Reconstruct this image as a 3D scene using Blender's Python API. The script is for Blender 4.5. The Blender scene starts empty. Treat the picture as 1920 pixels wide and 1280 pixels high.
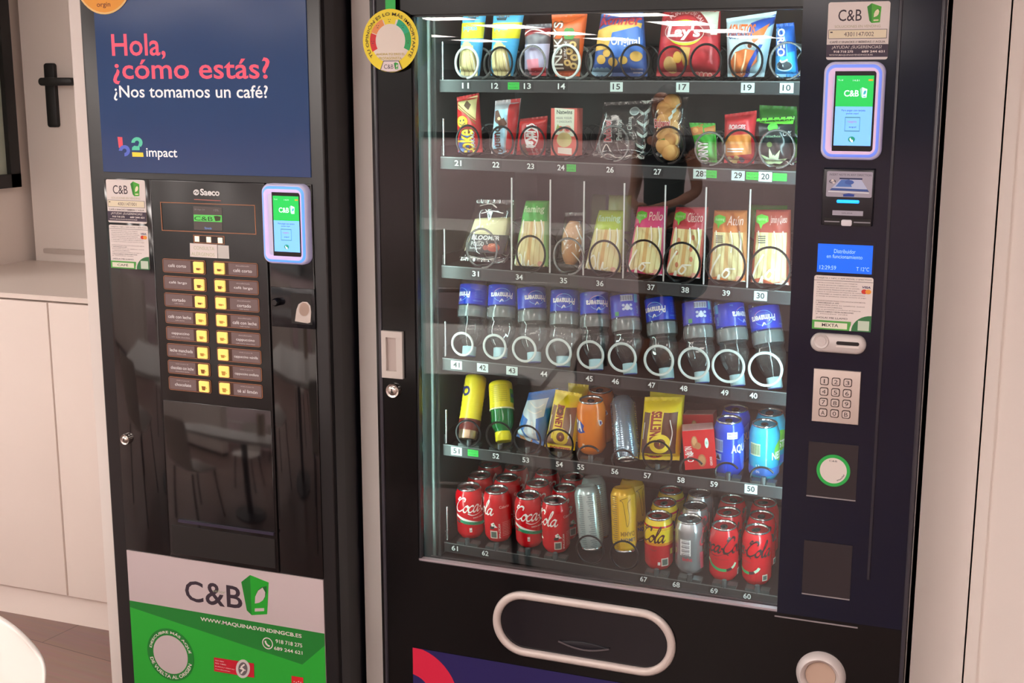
import bpy, bmesh, math, random
from mathutils import Vector, Matrix
from mathutils.geometry import tessellate_polygon
PI = math.pi
SC = bpy.context.scene
COL = SC.collection
random.seed(7)

# ------------------------------------------------------------------ camera, world, exposure
CAM = (0.0, -2.3, 1.6)
FOC = 2405.5
YAW, PITCH, ROLL = math.radians(21.049), math.radians(11.165), math.radians(0.034)
_f = Vector((-math.sin(YAW)*math.cos(PITCH), math.cos(YAW)*math.cos(PITCH), -math.sin(PITCH)))
_r0 = Vector((math.cos(YAW), math.sin(YAW), 0.0))
_u0 = _r0.cross(_f)
_r = _r0*math.cos(ROLL) + _u0*math.sin(ROLL)
_u = -_r0*math.sin(ROLL) + _u0*math.cos(ROLL)
cd = bpy.data.cameras.new('camera'); cam = bpy.data.objects.new('camera', cd); COL.objects.link(cam)
cd.sensor_width = 36.0; cd.sensor_fit = 'HORIZONTAL'; cd.lens = FOC*36.0/1920.0
cd.clip_start = 0.05; cd.clip_end = 200
cam.matrix_world = Matrix(((_r.x, _u.x, -_f.x, CAM[0]), (_r.y, _u.y, -_f.y, CAM[1]), (_r.z, _u.z, -_f.z, CAM[2]), (0, 0, 0, 1)))
SC.camera = cam
w = bpy.data.worlds.new('world'); SC.world = w; w.use_nodes = True
w.node_tree.nodes['Background'].inputs[0].default_value = (0.8, 0.8, 0.85, 1)
w.node_tree.nodes['Background'].inputs[1].default_value = 0.05
SC.view_settings.view_transform = 'Standard'; SC.view_settings.look = 'None'
SC.view_settings.gamma = 1.0; SC.view_settings.use_curve_mapping = False
SC.view_settings.exposure = 0.0
SC.cycles.transparent_max_bounces = 24
SC.cycles.max_bounces = 10
SC.cycles.caustics_reflective = False; SC.cycles.caustics_refractive = False
CEIL_W = 15.4       # ceiling panel strength
LED_W = 68.0        # vending machine interior LED strength
LIGHT_TINT = (1.0, 0.90, 0.84)


def ray(px, py):
    return _r*(px-960) + _u*(-(py-640)) + _f*FOC
def at(px, py, Y=0.0, k=0.0, zb=0.0):
    """the point of the photograph's pixel on the plane y = Y + k (z - zb)"""
    d = ray(px, py)
    t = (Y + k*(CAM[2]-zb) - CAM[1])/(d.y - k*d.z)
    return Vector(CAM) + d*t
def atz(px, py, Z):
    d = ray(px, py); return Vector(CAM) + d*((Z-CAM[2])/d.z)
def atx(px, py, X):
    d = ray(px, py); return Vector(CAM) + d*((X-CAM[0])/d.x)

# ------------------------------------------------------------------ materials
def lin(v):
    v = v/255.0
    return v/12.92 if v <= 0.04045 else ((v+0.055)/1.055)**2.4
def rgb(c): return (lin(c[0]), lin(c[1]), lin(c[2]), 1.0)
_MC = {}
def M(c, rough=0.5, metal=0.0, emit=0.0, spec=0.5, name=None, ecol=None):
    key = (tuple(c), rough, metal, emit, spec, ecol)
    if key in _MC: return _MC[key]
    m = bpy.data.materials.new(name or 'paint_%d_%d_%d' % tuple(int(x) for x in c)); m.use_nodes = True
    b = m.node_tree.nodes['Principled BSDF']
    b.inputs['Base Color'].default_value = rgb(c)
    b.inputs['Roughness'].default_value = rough; b.inputs['Metallic'].default_value = metal
    b.inputs['Specular IOR Level'].default_value = spec
    if emit:
        b.inputs['Emission Color'].default_value = rgb(ecol or c); b.inputs['Emission Strength'].default_value = emit
    _MC[key] = m
    return m
def emission(name, col, strength):
    m = bpy.data.materials.new(name); m.use_nodes = True; nt = m.node_tree; nt.nodes.clear()
    e = nt.nodes.new('ShaderNodeEmission'); o = nt.nodes.new('ShaderNodeOutputMaterial')
    e.inputs[0].default_value = (*col, 1); e.inputs[1].default_value = strength
    nt.links.new(e.outputs[0], o.inputs[0]); return m
def clear(name, tint=(1, 1, 1), base=0.05, edge=0.5, rough=0.03, power=4.0, body=None, bodyfac=0.0):
    """thin clear sheet: transparent with a Fresnel-like mirror coat, optional milky body"""
    m = bpy.data.materials.new(name); m.use_nodes = True; nt = m.node_tree; nt.nodes.clear()
    N = nt.nodes.new; L = nt.links.new
    o = N('ShaderNodeOutputMaterial'); tr = N('ShaderNodeBsdfTransparent'); gl = N('ShaderNodeBsdfGlossy')
    tr.inputs[0].default_value = (*tint, 1); gl.inputs['Roughness'].default_value = rough
    lw = N('ShaderNodeLayerWeight'); lw.inputs[0].default_value = 0.5
    p = N('ShaderNodeMath'); p.operation = 'POWER'; p.inputs[1].default_value = power
    ma = N('ShaderNodeMath'); ma.operation = 'MULTIPLY_ADD'; ma.inputs[1].default_value = edge; ma.inputs[2].default_value = base
    L(lw.outputs['Facing'], p.inputs[0]); L(p.outputs[0], ma.inputs[0])
    mx = N('ShaderNodeMixShader'); L(ma.outputs[0], mx.inputs[0])
    src = tr
    if body is not None:
        df = N('ShaderNodeBsdfDiffuse'); df.inputs[0].default_value = rgb(body)
        m2 = N('ShaderNodeMixShader'); m2.inputs[0].default_value = bodyfac
        L(tr.outputs[0], m2.inputs[1]); L(df.outputs[0], m2.inputs[2]); src = m2
    L(src.outputs[0], mx.inputs[1]); L(gl.outputs[0], mx.inputs[2]); L(mx.outputs[0], o.inputs[0])
    return m
def noisy(name, c1, c2, scale=8, rough=0.5, stretch=(1, 1, 1), bump=0.0, detail=4):
    m = bpy.data.materials.new(name); m.use_nodes = True; nt = m.node_tree; N = nt.nodes.new; L = nt.links.new
    b = nt.nodes['Principled BSDF']; b.inputs['Roughness'].default_value = rough
    tc = N('ShaderNodeTexCoord'); mp = N('ShaderNodeMapping'); mp.inputs['Scale'].default_value = stretch
    nz = N('ShaderNodeTexNoise'); nz.inputs['Scale'].default_value = scale; nz.inputs['Detail'].default_value = detail
    cr = N('ShaderNodeMix'); cr.data_type = 'RGBA'; cr.inputs['A'].default_value = rgb(c1); cr.inputs['B'].default_value = rgb(c2)
    L(tc.outputs['Object'], mp.inputs[0]); L(mp.outputs[0], nz.inputs[0]); L(nz.outputs[0], cr.inputs[0]); L(cr.outputs['Result'], b.inputs['Base Color'])
    if bump:
        bp = N('ShaderNodeBump'); bp.inputs['Strength'].default_value = bump; bp.inputs['Distance'].default_value = 0.002
        L(nz.outputs[0], bp.inputs['Height']); L(bp.outputs[0], b.inputs['Normal'])
    return m
def laminate():
    m = bpy.data.materials.new('floor_laminate'); m.use_nodes = True; nt = m.node_tree; N = nt.nodes.new; L = nt.links.new
    b = nt.nodes['Principled BSDF']; b.inputs['Roughness'].default_value = 0.42
    tc = N('ShaderNodeTexCoord'); mp = N('ShaderNodeMapping'); mp.inputs['Rotation'].default_value = (0, 0, 0.12)
    br = N('ShaderNodeTexBrick'); br.inputs['Scale'].default_value = 1.0; br.inputs['Brick Width'].default_value = 1.3; br.inputs['Row Height'].default_value = 0.19
    br.inputs['Mortar Size'].default_value = 0.0015; br.offset = 0.37
    br.inputs['Color1'].default_value = rgb((150, 121, 113)); br.inputs['Color2'].default_value = rgb((140, 112, 106)); br.inputs['Mortar'].default_value = rgb((92, 72, 68))
    m2 = N('ShaderNodeMapping'); m2.inputs['Scale'].default_value = (3, 40, 1); nz = N('ShaderNodeTexNoise'); nz.inputs['Scale'].default_value = 1.5; nz.inputs['Detail'].default_value = 6
    mx = N('ShaderNodeMix'); mx.data_type = 'RGBA'; mx.blend_type = 'MULTIPLY'; mx.inputs[0].default_value = 0.35
    L(tc.outputs['Object'], mp.inputs[0]); L(mp.outputs[0], br.inputs['Vector']); L(mp.outputs[0], m2.inputs[0]); L(m2.outputs[0], nz.inputs[0])
    L(br.outputs['Color'], mx.inputs['A']); L(nz.outputs[1], mx.inputs['B']); L(mx.outputs['Result'], b.inputs['Base Color'])
    return m

WHITE = M((232, 224, 220), 0.45); BLACK = M((14, 14, 20), 0.16, name='gloss_black'); MATTE = M((24, 24, 28), 0.45)
DARK = M((34, 34, 40), 0.35); INK = M((58, 46, 58), 0.5); STEEL = M((205, 198, 196), 0.35, 0.6); CHROME = M((220, 214, 208), 0.18, 1.0)
ALU = M((205, 208, 210), 0.28, 0.9)
PAPER = M((236, 226, 222), 0.5); GREEN = M((46, 178, 58), 0.42); DKGREEN = M((34, 132, 52), 0.42)
T_WHITE = M((240, 240, 240), 0.5); T_BLACK = M((18, 18, 20), 0.5); SILVER = M((214, 206, 204), 0.4, 0.15)
RED = M((206, 26, 34), 0.35); YEL = M((250, 226, 40), 0.4)
FILM = clear('clear_film', base=0.07, edge=0.6, rough=0.12, power=2.5)
ACRYL = clear('clear_acrylic', (0.96, 0.98, 0.97), base=0.012, edge=0.45, rough=0.03, power=4)

# ------------------------------------------------------------------ mesh builder
class MB:
    def __init__(s): s.v = []; s.f = []; s.m = []; s.sm = []; s.mats = []
    def mi(s, mat):
        if mat not in s.mats: s.mats.append(mat)
        return s.mats.index(mat)
    def add(s, vs, fs, mat, smooth=False):
        n = len(s.v); i = s.mi(mat); s.v += [tuple(v) for v in vs]
        for f in fs: s.f.append(tuple(n+k for k in f)); s.m.append(i); s.sm.append(smooth)
    def box(s, x0, x1, y0, y1, z0, z1, mat):
        s.add([(x0,y0,z0),(x1,y0,z0),(x1,y1,z0),(x0,y1,z0),(x0,y0,z1),(x1,y0,z1),(x1,y1,z1),(x0,y1,z1)],
              [(0,1,2,3),(4,7,6,5),(0,4,5,1),(1,5,6,2),(2,6,7,3),(3,7,4,0)], mat)
    def prism(s, pts, y0, y1, mat, bev=0.0, matside=None):
        """pts: outline in (x, z); front face at y0, optional rounded front edge"""
        n = len(pts); rings = []
        if bev > 0:
            steps = [(bev, 0.0), (bev*0.3, bev*0.3), (0.0, bev)]
            cx = sum(p[0] for p in pts)/n; cz = sum(p[1] for p in pts)/n
            for ins, dy in steps: rings.append([(x, y0+dy, z) for x, z in inset(pts, ins)])
        else: rings.append([(x, y0, z) for x, z in pts])
        rings.append([(x, y1, z) for x, z in pts])
        vs = [p for r in rings for p in r]; fs = []
        fs.append(tuple(range(n))); fs.append(tuple(range(len(vs)-1, len(vs)-1-n, -1)))
        s.add(vs, fs, mat)
        fs = []
        for k in range(len(rings)-1):
            for i in range(n):
                j = (i+1) % n; fs.append((k*n+i, k*n+j, (k+1)*n+j, (k+1)*n+i))
        s.add(vs, fs, matside or mat, bev > 0)
    def tube(s, pts, r, mat, n=8, closed=False, rr=None):
        P = [Vector(p) for p in pts]; L = len(P); vs = []; fs = []; up = None
        for i in range(L):
            a = P[(i-1) % L] if (closed or i > 0) else P[i]; b = P[(i+1) % L] if (closed or i < L-1) else P[i]
            t = (b-a).normalized()
            if up is None:
                up = Vector((0, 0, 1)) if abs(t.z) < 0.9 else Vector((1, 0, 0))
            up = (up - t*up.dot(t)).normalized(); sd = t.cross(up)
            R = rr[i] if rr else r
            for k in range(n):
                a_ = 2*PI*k/n; vs.append(P[i] + up*(R*math.cos(a_)) + sd*(R*math.sin(a_)))
        for i in range(L if closed else L-1):
            j = (i+1) % L
            for k in range(n): fs.append((i*n+k, i*n+(k+1) % n, j*n+(k+1) % n, j*n+k))
        if not closed: fs.append(tuple(range(n-1, -1, -1))); fs.append(tuple((L-1)*n+k for k in range(n)))
        s.add(vs, fs, mat, True)
    def lathe(s, prof, mat, n=32, o=(0, 0, 0), smooth=True, ax='z', ribs=0.0):
        vs = []; fs = []
        for r, z in prof:
            for k in range(n):
                a = 2*PI*k/n; rr = r*(1+ribs*math.cos(a*8))
                x, y = rr*math.cos(a), rr*math.sin(a)
                vs.append((o[0]+x, o[1]+y, o[2]+z) if ax == 'z' else (o[0]+x, o[1]+z, o[2]+y))
        for i in range(len(prof)-1):
            for k in range(n): fs.append((i*n+k, i*n+(k+1) % n, (i+1)*n+(k+1) % n, (i+1)*n+k))
        if prof[0][0] > 1e-6: fs.append(tuple(range(n-1, -1, -1)))
        if prof[-1][0] > 1e-6: fs.append(tuple((len(prof)-1)*n+k for k in range(n)))
        s.add(vs, fs, mat, smooth)
    def build(s, name, parent=None, recalc=True, wn=True):
        me = bpy.data.meshes.new(name)
        off = Vector((0, 0, 0)); p = parent
        while p is not None: off += p.location; p = p.parent
        me.from_pydata([(v[0]-off.x, v[1]-off.y, v[2]-off.z) for v in s.v], [], s.f)
        for m in s.mats: me.materials.append(m)
        me.polygons.foreach_set('material_index', s.m); me.polygons.foreach_set('use_smooth', s.sm)
        if recalc:
            bm = bmesh.new(); bm.from_mesh(me)
            bmesh.ops.remove_doubles(bm, verts=bm.verts, dist=1e-6)
            bmesh.ops.recalc_face_normals(bm, faces=bm.faces); bm.to_mesh(me); bm.free()
        me.update()
        if any(s.sm):
            try: me.set_sharp_from_angle(angle=math.radians(50))
            except Exception: pass
        o = bpy.data.objects.new(name, me); COL.objects.link(o)
        if parent is not None: o.parent = parent
        return o

def inset(pts, d):
    n = len(pts); out = []
    ar = sum(pts[i][0]*pts[(i+1) % n][1]-pts[(i+1) % n][0]*pts[i][1] for i in range(n))
    sg = 1 if ar > 0 else -1
    for i in range(n):
        a, b, c = Vector(pts[i-1]), Vector(pts[i]), Vector(pts[(i+1) % n])
        e1 = (b-a).normalized() if (b-a).length > 1e-9 else (c-b).normalized(); e2 = (c-b).normalized() if (c-b).length > 1e-9 else e1
        n1 = Vector((-e1.y, e1.x))*sg; n2 = Vector((-e2.y, e2.x))*sg
        m = n1+n2; m = m/max(m.dot(m)/2, 0.4)
        out.append((b.x+m.x*d, b.y+m.y*d))
    return out
def rrect(x0, x1, z0, z1, r, n=5):
    P = []
    for cx, cz, a0 in ((x1-r, z1-r, 0), (x0+r, z1-r, 90), (x0+r, z0+r, 180), (x1-r, z0+r, 270)):
        for k in range(n+1):
            a = math.radians(a0+90*k/n); P.append((cx+r*math.cos(a), cz+r*math.sin(a)))
    return P
def circ(cx, cz, r, n=32, rz=None): return [(cx+r*math.cos(2*PI*k/n), cz+(rz or r)*math.sin(2*PI*k/n)) for k in range(n)]
def rect_px(TL, TR, BR, BL, Y=0.0):
    a, b, c, d = (at(*p, Y) for p in (TL, TR, BR, BL))
    return (a.x+d.x)/2, (b.x+c.x)/2, (c.z+d.z)/2, (a.z+b.z)/2     # x0 x1 z0 z1

def empty(name, loc, label=None, cat=None, group=None, parent=None):
    o = bpy.data.objects.new(name, None); COL.objects.link(o); o.location = loc; o.empty_display_size = 0.05
    if parent is not None: o.parent = parent
    if label: o['label'] = label; o['category'] = cat
    if group: o['group'] = group
    return o
def tag(o, label, cat, group=None):
    o['label'] = label; o['category'] = cat
    if group: o['group'] = group
    return o
def struct(mb, name): o = mb.build(name); o['kind'] = 'structure'; return o

# ------------------------------------------------------------------ printed artwork
_TC = {}
def glyphs(txt, bold=0.0, shear=0.0):
    key = (txt, bold, shear)
    if key not in _TC:
        cu = bpy.data.curves.new('t', 'FONT'); cu.body = txt; cu.size = 1.0; cu.offset = bold; cu.shear = shear
        cu.resolution_u = 3; cu.fill_mode = 'FRONT' if hasattr(cu, 'fill_mode') else cu.fill_mode
        ob = bpy.data.objects.new('t', cu); me = ob.to_mesh()
        me.calc_loop_triangles()
        vs = [(v.co.x, v.co.y) for v in me.vertices]; ts = [tuple(t.vertices) for t in me.loop_triangles]
        ob.to_mesh_clear(); bpy.data.objects.remove(ob); bpy.data.curves.remove(cu)
        xs = [v[0] for v in vs] or [0, 1]; ys = [v[1] for v in vs] or [0, 1]
        _TC[key] = (vs, ts, (min(xs), min(ys), max(xs), max(ys)))
    return _TC[key]
class Art:
    """flat printing: triangles on a plane (x, z), in layers; q maps the drawing units to the plane"""
    def __init__(s, q=None, step=0.00004): s.q = q or (lambda x, y: (x, y)); s.it = []; s.step = step; s.n = 0; s.hold = False
    def tris(s, T, mat, lay=None):
        if lay is None:
            if not s.hold: s.n += 1
            lay = s.n
        s.it.append((T, mat, lay))
    def poly(s, pts, mat, raw=False):
        P = list(pts) if raw else [s.q(*p) for p in pts]
        P = [(p[0], p[1]) for p in P]
        tt = tessellate_polygon([[Vector((x, z, 0)) for x, z in P]])
        s.tris([[P[i] for i in t] for t in tt], mat)
    def rect(s, x0, y0, x1, y1, mat): s.poly([(x0, y0), (x1, y0), (x1, y1), (x0, y1)], mat)
    def ell(s, cx, cy, rx, ry, mat, n=28): s.poly(circ(cx, cy, rx, n, ry), mat)
    def ring(s, cx, cy, r0, r1, mat, a0=0, a1=360, n=40, asp=1.0):
        T = []; A = [math.radians(a0+(a1-a0)*k/n) for k in range(n+1)]
        for k in range(n):
            p = [s.q(cx+r*math.cos(a), cy-asp*r*math.sin(a)) for r, a in ((r0, A[k]), (r1, A[k]), (r1, A[k+1]), (r0, A[k+1]))]
            T += [[p[0], p[1], p[2]], [p[0], p[2], p[3]]]
        s.tris(T, mat)
    def text(s, txt, x0, y0, x1, y1, mat, bold=0.0, shear=0.0, rot=0, keep=None):
        """fit the text to the box whose top left is (x0, y0) and bottom right is (x1, y1)"""
        vs, ts, b = glyphs(txt, bold, shear)
        W = (b[2]-b[0]) or 1; H = (b[3]-b[1]) or 1; P = []
        for x, y in vs:
            u = (x-b[0])/W; v = (y-b[1])/H
            if rot == 90: u, v = 1-v, u
            elif rot == -90: u, v = v, 1-u
            elif rot == 180: u, v = 1-u, 1-v
            P.append(s.q(x0+u*(x1-x0), y1+v*(y0-y1)))
        s.tris([[P[i] for i in t] for t in ts], mat)
    def arc(s, txt, cx, cy, r, h, a0, a1, mat, bold=0.0, asp=1.0, inside=False):
        vs, ts, b = glyphs(txt, bold); W = b[2]-b[0]; H = b[3]-b[1]; P = []
        for x, y in vs:
            u = (x-b[0])/W; v = (y-b[1])/H
            a = math.radians(a0+(a1-a0)*u); rr = r + (h*(1-v) if inside else h*v)
            P.append(s.q(cx+rr*math.cos(a), cy-asp*rr*math.sin(a)))
        s.tris([[P[i] for i in t] for t in ts], mat)
    def line(s, pts, wd, mat, pen=None):
        """ribbon along a smooth stroke; pen = (angle, thin share) for a broad nib"""
        P = smooth(pts); T = []; L = []
        for i, p in enumerate(P):
            a = Vector(P[max(i-1, 0)]); b = Vector(P[min(i+1, len(P)-1)]); t = (b-a)
            t = t.normalized() if t.length > 1e-9 else Vector((1, 0)); nn = Vector((-t.y, t.x)); k = wd/2
            if pen: k *= pen[1] + (1-pen[1])*abs(math.sin(math.atan2(t.y, t.x)-pen[0]))
            v = Vector(p); L.append((s.q(*(v+nn*k)), s.q(*(v-nn*k))))
        for i in range(len(L)-1): T += [[L[i][0], L[i][1], L[i+1][1]], [L[i][0], L[i+1][1], L[i+1][0]]]
        s.tris(T, mat)
    def emit(s, mb, fn, maxlen=None):
        for T, mat, lay in s.it:
            h = 0.0001+s.step*lay; vs = []; fs = []
            st = [tuple((p[0], p[1]) for p in t) for t in T]
            while st:
                t = st.pop()
                if maxlen:
                    e = [math.dist(t[i], t[(i+1) % 3]) for i in range(3)]; k = e.index(max(e))
                    if e[k] > maxlen:
                        a, b, c = t[k], t[(k+1) % 3], t[(k+2) % 3]; m = ((a[0]+b[0])/2, (a[1]+b[1])/2)
                        st += [(a, m, c), (m, b, c)]; continue
                n = len(vs); vs += [fn(p[0], p[1], h) for p in t]; fs.append((n, n+1, n+2))
            mb.add(vs, fs, mat, maxlen is not None)
def smooth(pts, n=6):
    if len(pts) < 3: return [tuple(p) for p in pts]
    Q = [pts[0]]+list(pts)+[pts[-1]]; out = []
    for i in range(1, len(Q)-2):
        for k in range(n):
            t = k/n; p = []
            for d in (0, 1):
                a, b, c, e = Q[i-1][d], Q[i][d], Q[i+1][d], Q[i+2][d]
                p.append(0.5*(2*b+(c-a)*t+(2*a-5*b+4*c-e)*t*t+(3*b-a-3*c+e)*t**3))
            out.append(tuple(p))
    out.append(tuple(pts[-1])); return out
def plane_q(Y): return lambda px, py: (lambda p: (p.x, p.z))(at(px, py, Y))
def frame_q(TL, TR, BR, BL, Y=0.0):
    x0, x1, z0, z1 = rect_px(TL, TR, BR, BL, Y)
    return lambda u, v: (x0+(x1-x0)*u, z1+(z0-z1)*v)
def on_plane(Y): return lambda x, z, h: (x, Y-h, z)
def textpx(A, txt, TL, BR, Y, mat, **kw):
    a, b = at(*TL, Y), at(*BR, Y); q = A.q; A.q = lambda x, z: (x, z)
    A.text(txt, a.x, a.z, b.x, b.z, mat, **kw); A.q = q
def cup_logo(A, x0, y0, x1, y1, face=GREEN, side=DKGREEN, hole=PAPER):
    W, H = x1-x0, y1-y0; p = lambda u, v: (x0+u*W, y0+v*H)
    A.poly([p(0, .17), p(.31, 0), p(.37, 1), p(.2, .88)], side)
    A.poly([p(.31, 0), p(1, .18), p(.94, .97), p(.37, 1)], face)
    A.poly([p(*t) for t in ((.49, .72), (.49, .55), (.56, .38), (.7, .29), (.86, .29), (.9, .42), (.85, .58), (.72, .68), (.6, .71))], side)
    A.poly([p(*t) for t in ((.49, .71), (.5, .53), (.58, .39), (.72, .31), (.79, .31), (.86, .42), (.82, .57), (.7, .66))], hole)
    A.poly([p(.49, .83), p(.84, .82), p(.84, .89), p(.49, .9)], hole)
# script lettering drawn with a broad nib
_SG = {'C': ([[(1.35, 1.55), (1.38, 1.95), (1.0, 2.1), (.55, 1.75), (.15, 1.1), (.02, .5), (.25, .06), (.75, .02), (1.3, .4)],
              [(.62, 2.05), (.35, 2.1), (.25, 1.8), (.5, 1.72)]], 1.32),
       'o': ([[(.6, .95), (.3, .85), (.05, .45), (.15, .08), (.45, .05), (.72, .45), (.7, .85), (.5, 1.0), (.62, .8), (.95, .8)]], .82),
       'c': ([[(.72, .78), (.6, .98), (.3, .85), (.05, .45), (.15, .08), (.45, .03), (.85, .35)]], .78),
       'a': ([[(.75, .9), (.5, 1.0), (.2, .75), (.05, .35), (.2, .04), (.5, .2), (.75, .75)], [(.85, 1.0), (.72, .4), (.78, .06), (.98, .1), (1.15, .35)]], 1.05),
       'l': ([[(-.05, .4), (.35, 1.1), (.6, 1.8), (.55, 2.12), (.38, 1.95), (.22, 1.2), (.15, .4), (.25, .04), (.45, .08), (.6, .35)]], .55),
       '-': ([[(.0, .62), (.3, .62)]], .38)}
def script(A, txt, x, y, sc, mat, wd=.3, slant=.22, sq=1.0):
    A.n += 1; A.hold = True
    for ch in txt:
        st, adv = _SG[ch]
        for pts in st:
            A.line([(x+(px+slant*py)*sc*sq, y+py*sc) for px, py in pts], wd*sc, mat, pen=(.9, .35))
        x += adv*sc*sq
    A.hold = False; return x

# ------------------------------------------------------------------ room shell
wallm = noisy('wall_paint', (242, 231, 224), (237, 225, 218), 3, 0.6)
greyw = noisy('far_wall_paint', (186, 196, 196), (178, 188, 190), 3, 0.6)
ceilm = M((206, 212, 212), 0.8, name='ceiling_tile')
lam = laminate()
ZT = at(0, 548, .62).z                 # worktop height of the low cabinet
XW, YD = atz(55, 487, ZT).x, atz(55, 487, ZT).y
XL, XR, YB, YF, ZC = -11.0, 2.8, -24.0, YD+.06, 2.5
b = MB(); b.box(XL, XR, YB, YF, -0.05, 0.0, lam); struct(b, 'floor')
b = MB(); b.box(XL, XR, YB, YF, ZC, ZC+0.05, ceilm); struct(b, 'ceiling')
b = MB(); b.box(XL-0.1, XL, YB, YF, 0, ZC, greyw); struct(b, 'wall_left')
b = MB(); b.box(XR, XR+0.1, YB, YF, 0, ZC, wallm); struct(b, 'wall_right')
b = MB(); b.box(XL, XR, YB-0.1, YB, 0, ZC, greyw); struct(b, 'wall_far')
b = MB(); b.box(XL, XR, YF, YF+0.1, 0, ZC, wallm)
struct(b, 'wall_back')
b = MB(); b.box(-4.6, XW, 0.65, YF, 0, ZC, wallm); struct(b, 'wall_return')
b = MB(); b.box(XL, -4.6, 0.65, 0.75, 0, ZC, wallm); struct(b, 'wall_front')
LP = [(x, -2.7-2.6*j) for j in range(8) for x in (-9.6, -7.0, -4.4, -1.8, 0.8)] + [(-4.4, -0.9)]  # last panel is outside the grid, added to brighten the cabinet niche
PANEL = emission('ceiling_panel_light', LIGHT_TINT, CEIL_W); fr = M((220, 220, 218), 0.5)
for x, y in LP:
    b = MB(); b.box(x-0.35, x+0.35, y-0.7, y+0.7, ZC-0.012, ZC-0.006, PANEL)
    for a in ((x-.37, x-.35, y-.72, y+.72), (x+.35, x+.37, y-.72, y+.72), (x-.35, x+.35, y-.72, y-.7), (x-.35, x+.35, y+.7, y+.72)): b.box(*a, ZC-0.016, ZC, fr)
    o = b.build('ceiling_light'); tag(o, 'flat white ceiling light panel, of the mirrored office grid or added for the niche', 'light', 'office ceiling light panels')
# panels that frame the machines
TY = 0.12
trimm = noisy('niche_panel', (242, 233, 227), (238, 228, 221), 3, 0.5)
b = MB(); b.box(-2.0, -1.885, TY, 1.0, 0, ZC, trimm); struct(b, 'trim_1')
b = MB(); b.box(-1.286, -1.187, TY, 0.9, 0, ZC, trimm); struct(b, 'trim_2')
b = MB(); b.box(-0.111, -0.0165, TY, 0.9, 0, ZC, trimm); struct(b, 'trim_3')
b = MB(); b.box(-0.0135, XR, TY+0.012, 0.9, 0, ZC, trimm)
b.box(-0.0135, 0.008, TY+0.004, TY+0.012, 0, ZC, trimm); struct(b, 'trim_4')
b = MB(); b.box(-1.885, -1.286, TY, 0.9, 1.93, ZC, trimm); b.box(-1.187, -0.111, TY, 0.9, 1.93, ZC, trimm); struct(b, 'trim_5')
b = MB(); b.box(-1.885, -0.111, 0.86, 0.9, 0, 1.93, M((90, 86, 84), .6)); struct(b, 'wall_niche')
# panelled door on the back wall with its black lever handle, window beside it
d = MB(); d.box(XW+.03, -2.3, YF-0.06, YF, 0, 2.2, trimm)
door = struct(d, 'door_1')
h = MB(); x0, x1, z0, z1 = rect_px((88, 119), (106, 118), (113, 238), (93, 239), YF-0.06)
h.prism(rrect(x0, x1, z0, z1, 0.01), YF-0.075, YF-0.06, M((22, 22, 24), .4), 0.003)
pl = h.build('handle', door)
h = MB(); a = at(74, 153, YF-0.11); c = at(137, 153, YF-0.11); zm = (a.z+c.z)/2
h.prism(rrect(a.x, c.x, zm-.013, zm+.013, .0125), YF-0.118, YF-0.098, M((22, 22, 24), .4), 0.003)
h.tube([((x0+x1)/2, YF-0.1, zm), ((x0+x1)/2, YF-0.06, zm)], 0.011, M((22, 22, 24), .4)); h.build('lever', pl)
h = MB(); x0, x1, z0, z1 = rect_px((84, 465), (168, 469), (168, 478), (84, 474), YF-0.06)
h.prism(rrect(x0, x1, z0, z1, .006), YF-0.068, YF-0.06, M((205, 192, 184), .5)); h.build('rail', door)
fm = M((20, 20, 22), .4); wz = atx(14, 351, XW).z; wy = atx(28, 351, XW).y
b = MB()
for y0, y1, z0, z1 in ((wy-.045, wy, wz, 2.3), (0.7, wy, wz, wz+.045), (0.7, wy, 2.26, 2.3), (.7, .74, wz, 2.3)): b.box(XW, XW+.03, y0, y1, z0, z1, fm)
wn = struct(b, 'window_1')
b = MB(); b.box(XW+.004, XW+.012, .74, wy-.045, wz+.045, 2.26, M((176, 186, 170), .1)); o = b.build('glass', wn)

# low built-in cabinet left of the coffee machine
cab = empty('low_cabinet', (-2.7, 0.65, 0), 'low white built-in cabinet with plain doors and worktop, left of the coffee machine', 'cabinet')
cm = noisy('white_lacquer', (236, 224, 216), (232, 219, 211), 2, 0.4)
zg = at(0, 559, .62).z; zb = at(0, 1095, .62).z
b = MB(); b.box(XW+.002, -2.0, .64, YD-.005, .0, ZT-.02, cm); b.build('body', cab)
b = MB(); b.box(XW+.002, -2.0, .62, YD-.003, zg+.003, ZT, cm); b.build('worktop', cab)
sx = (at(85, 566, .62).x+at(130, 1117, .62).x)/2
for xa, xb in ((sx-.62, sx-.003), (sx+.003, -2.0)):
    b = MB(); b.prism([(xa, zb), (xb, zb), (xb, zg-.003), (xa, zg-.003)], .62, .64, cm, .0015); b.build('door', cab)
b = MB(); b.box(XW+.002, -2.0, .655, .67, 0, zb+.02, cm); b.build('plinth', cab)

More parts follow.
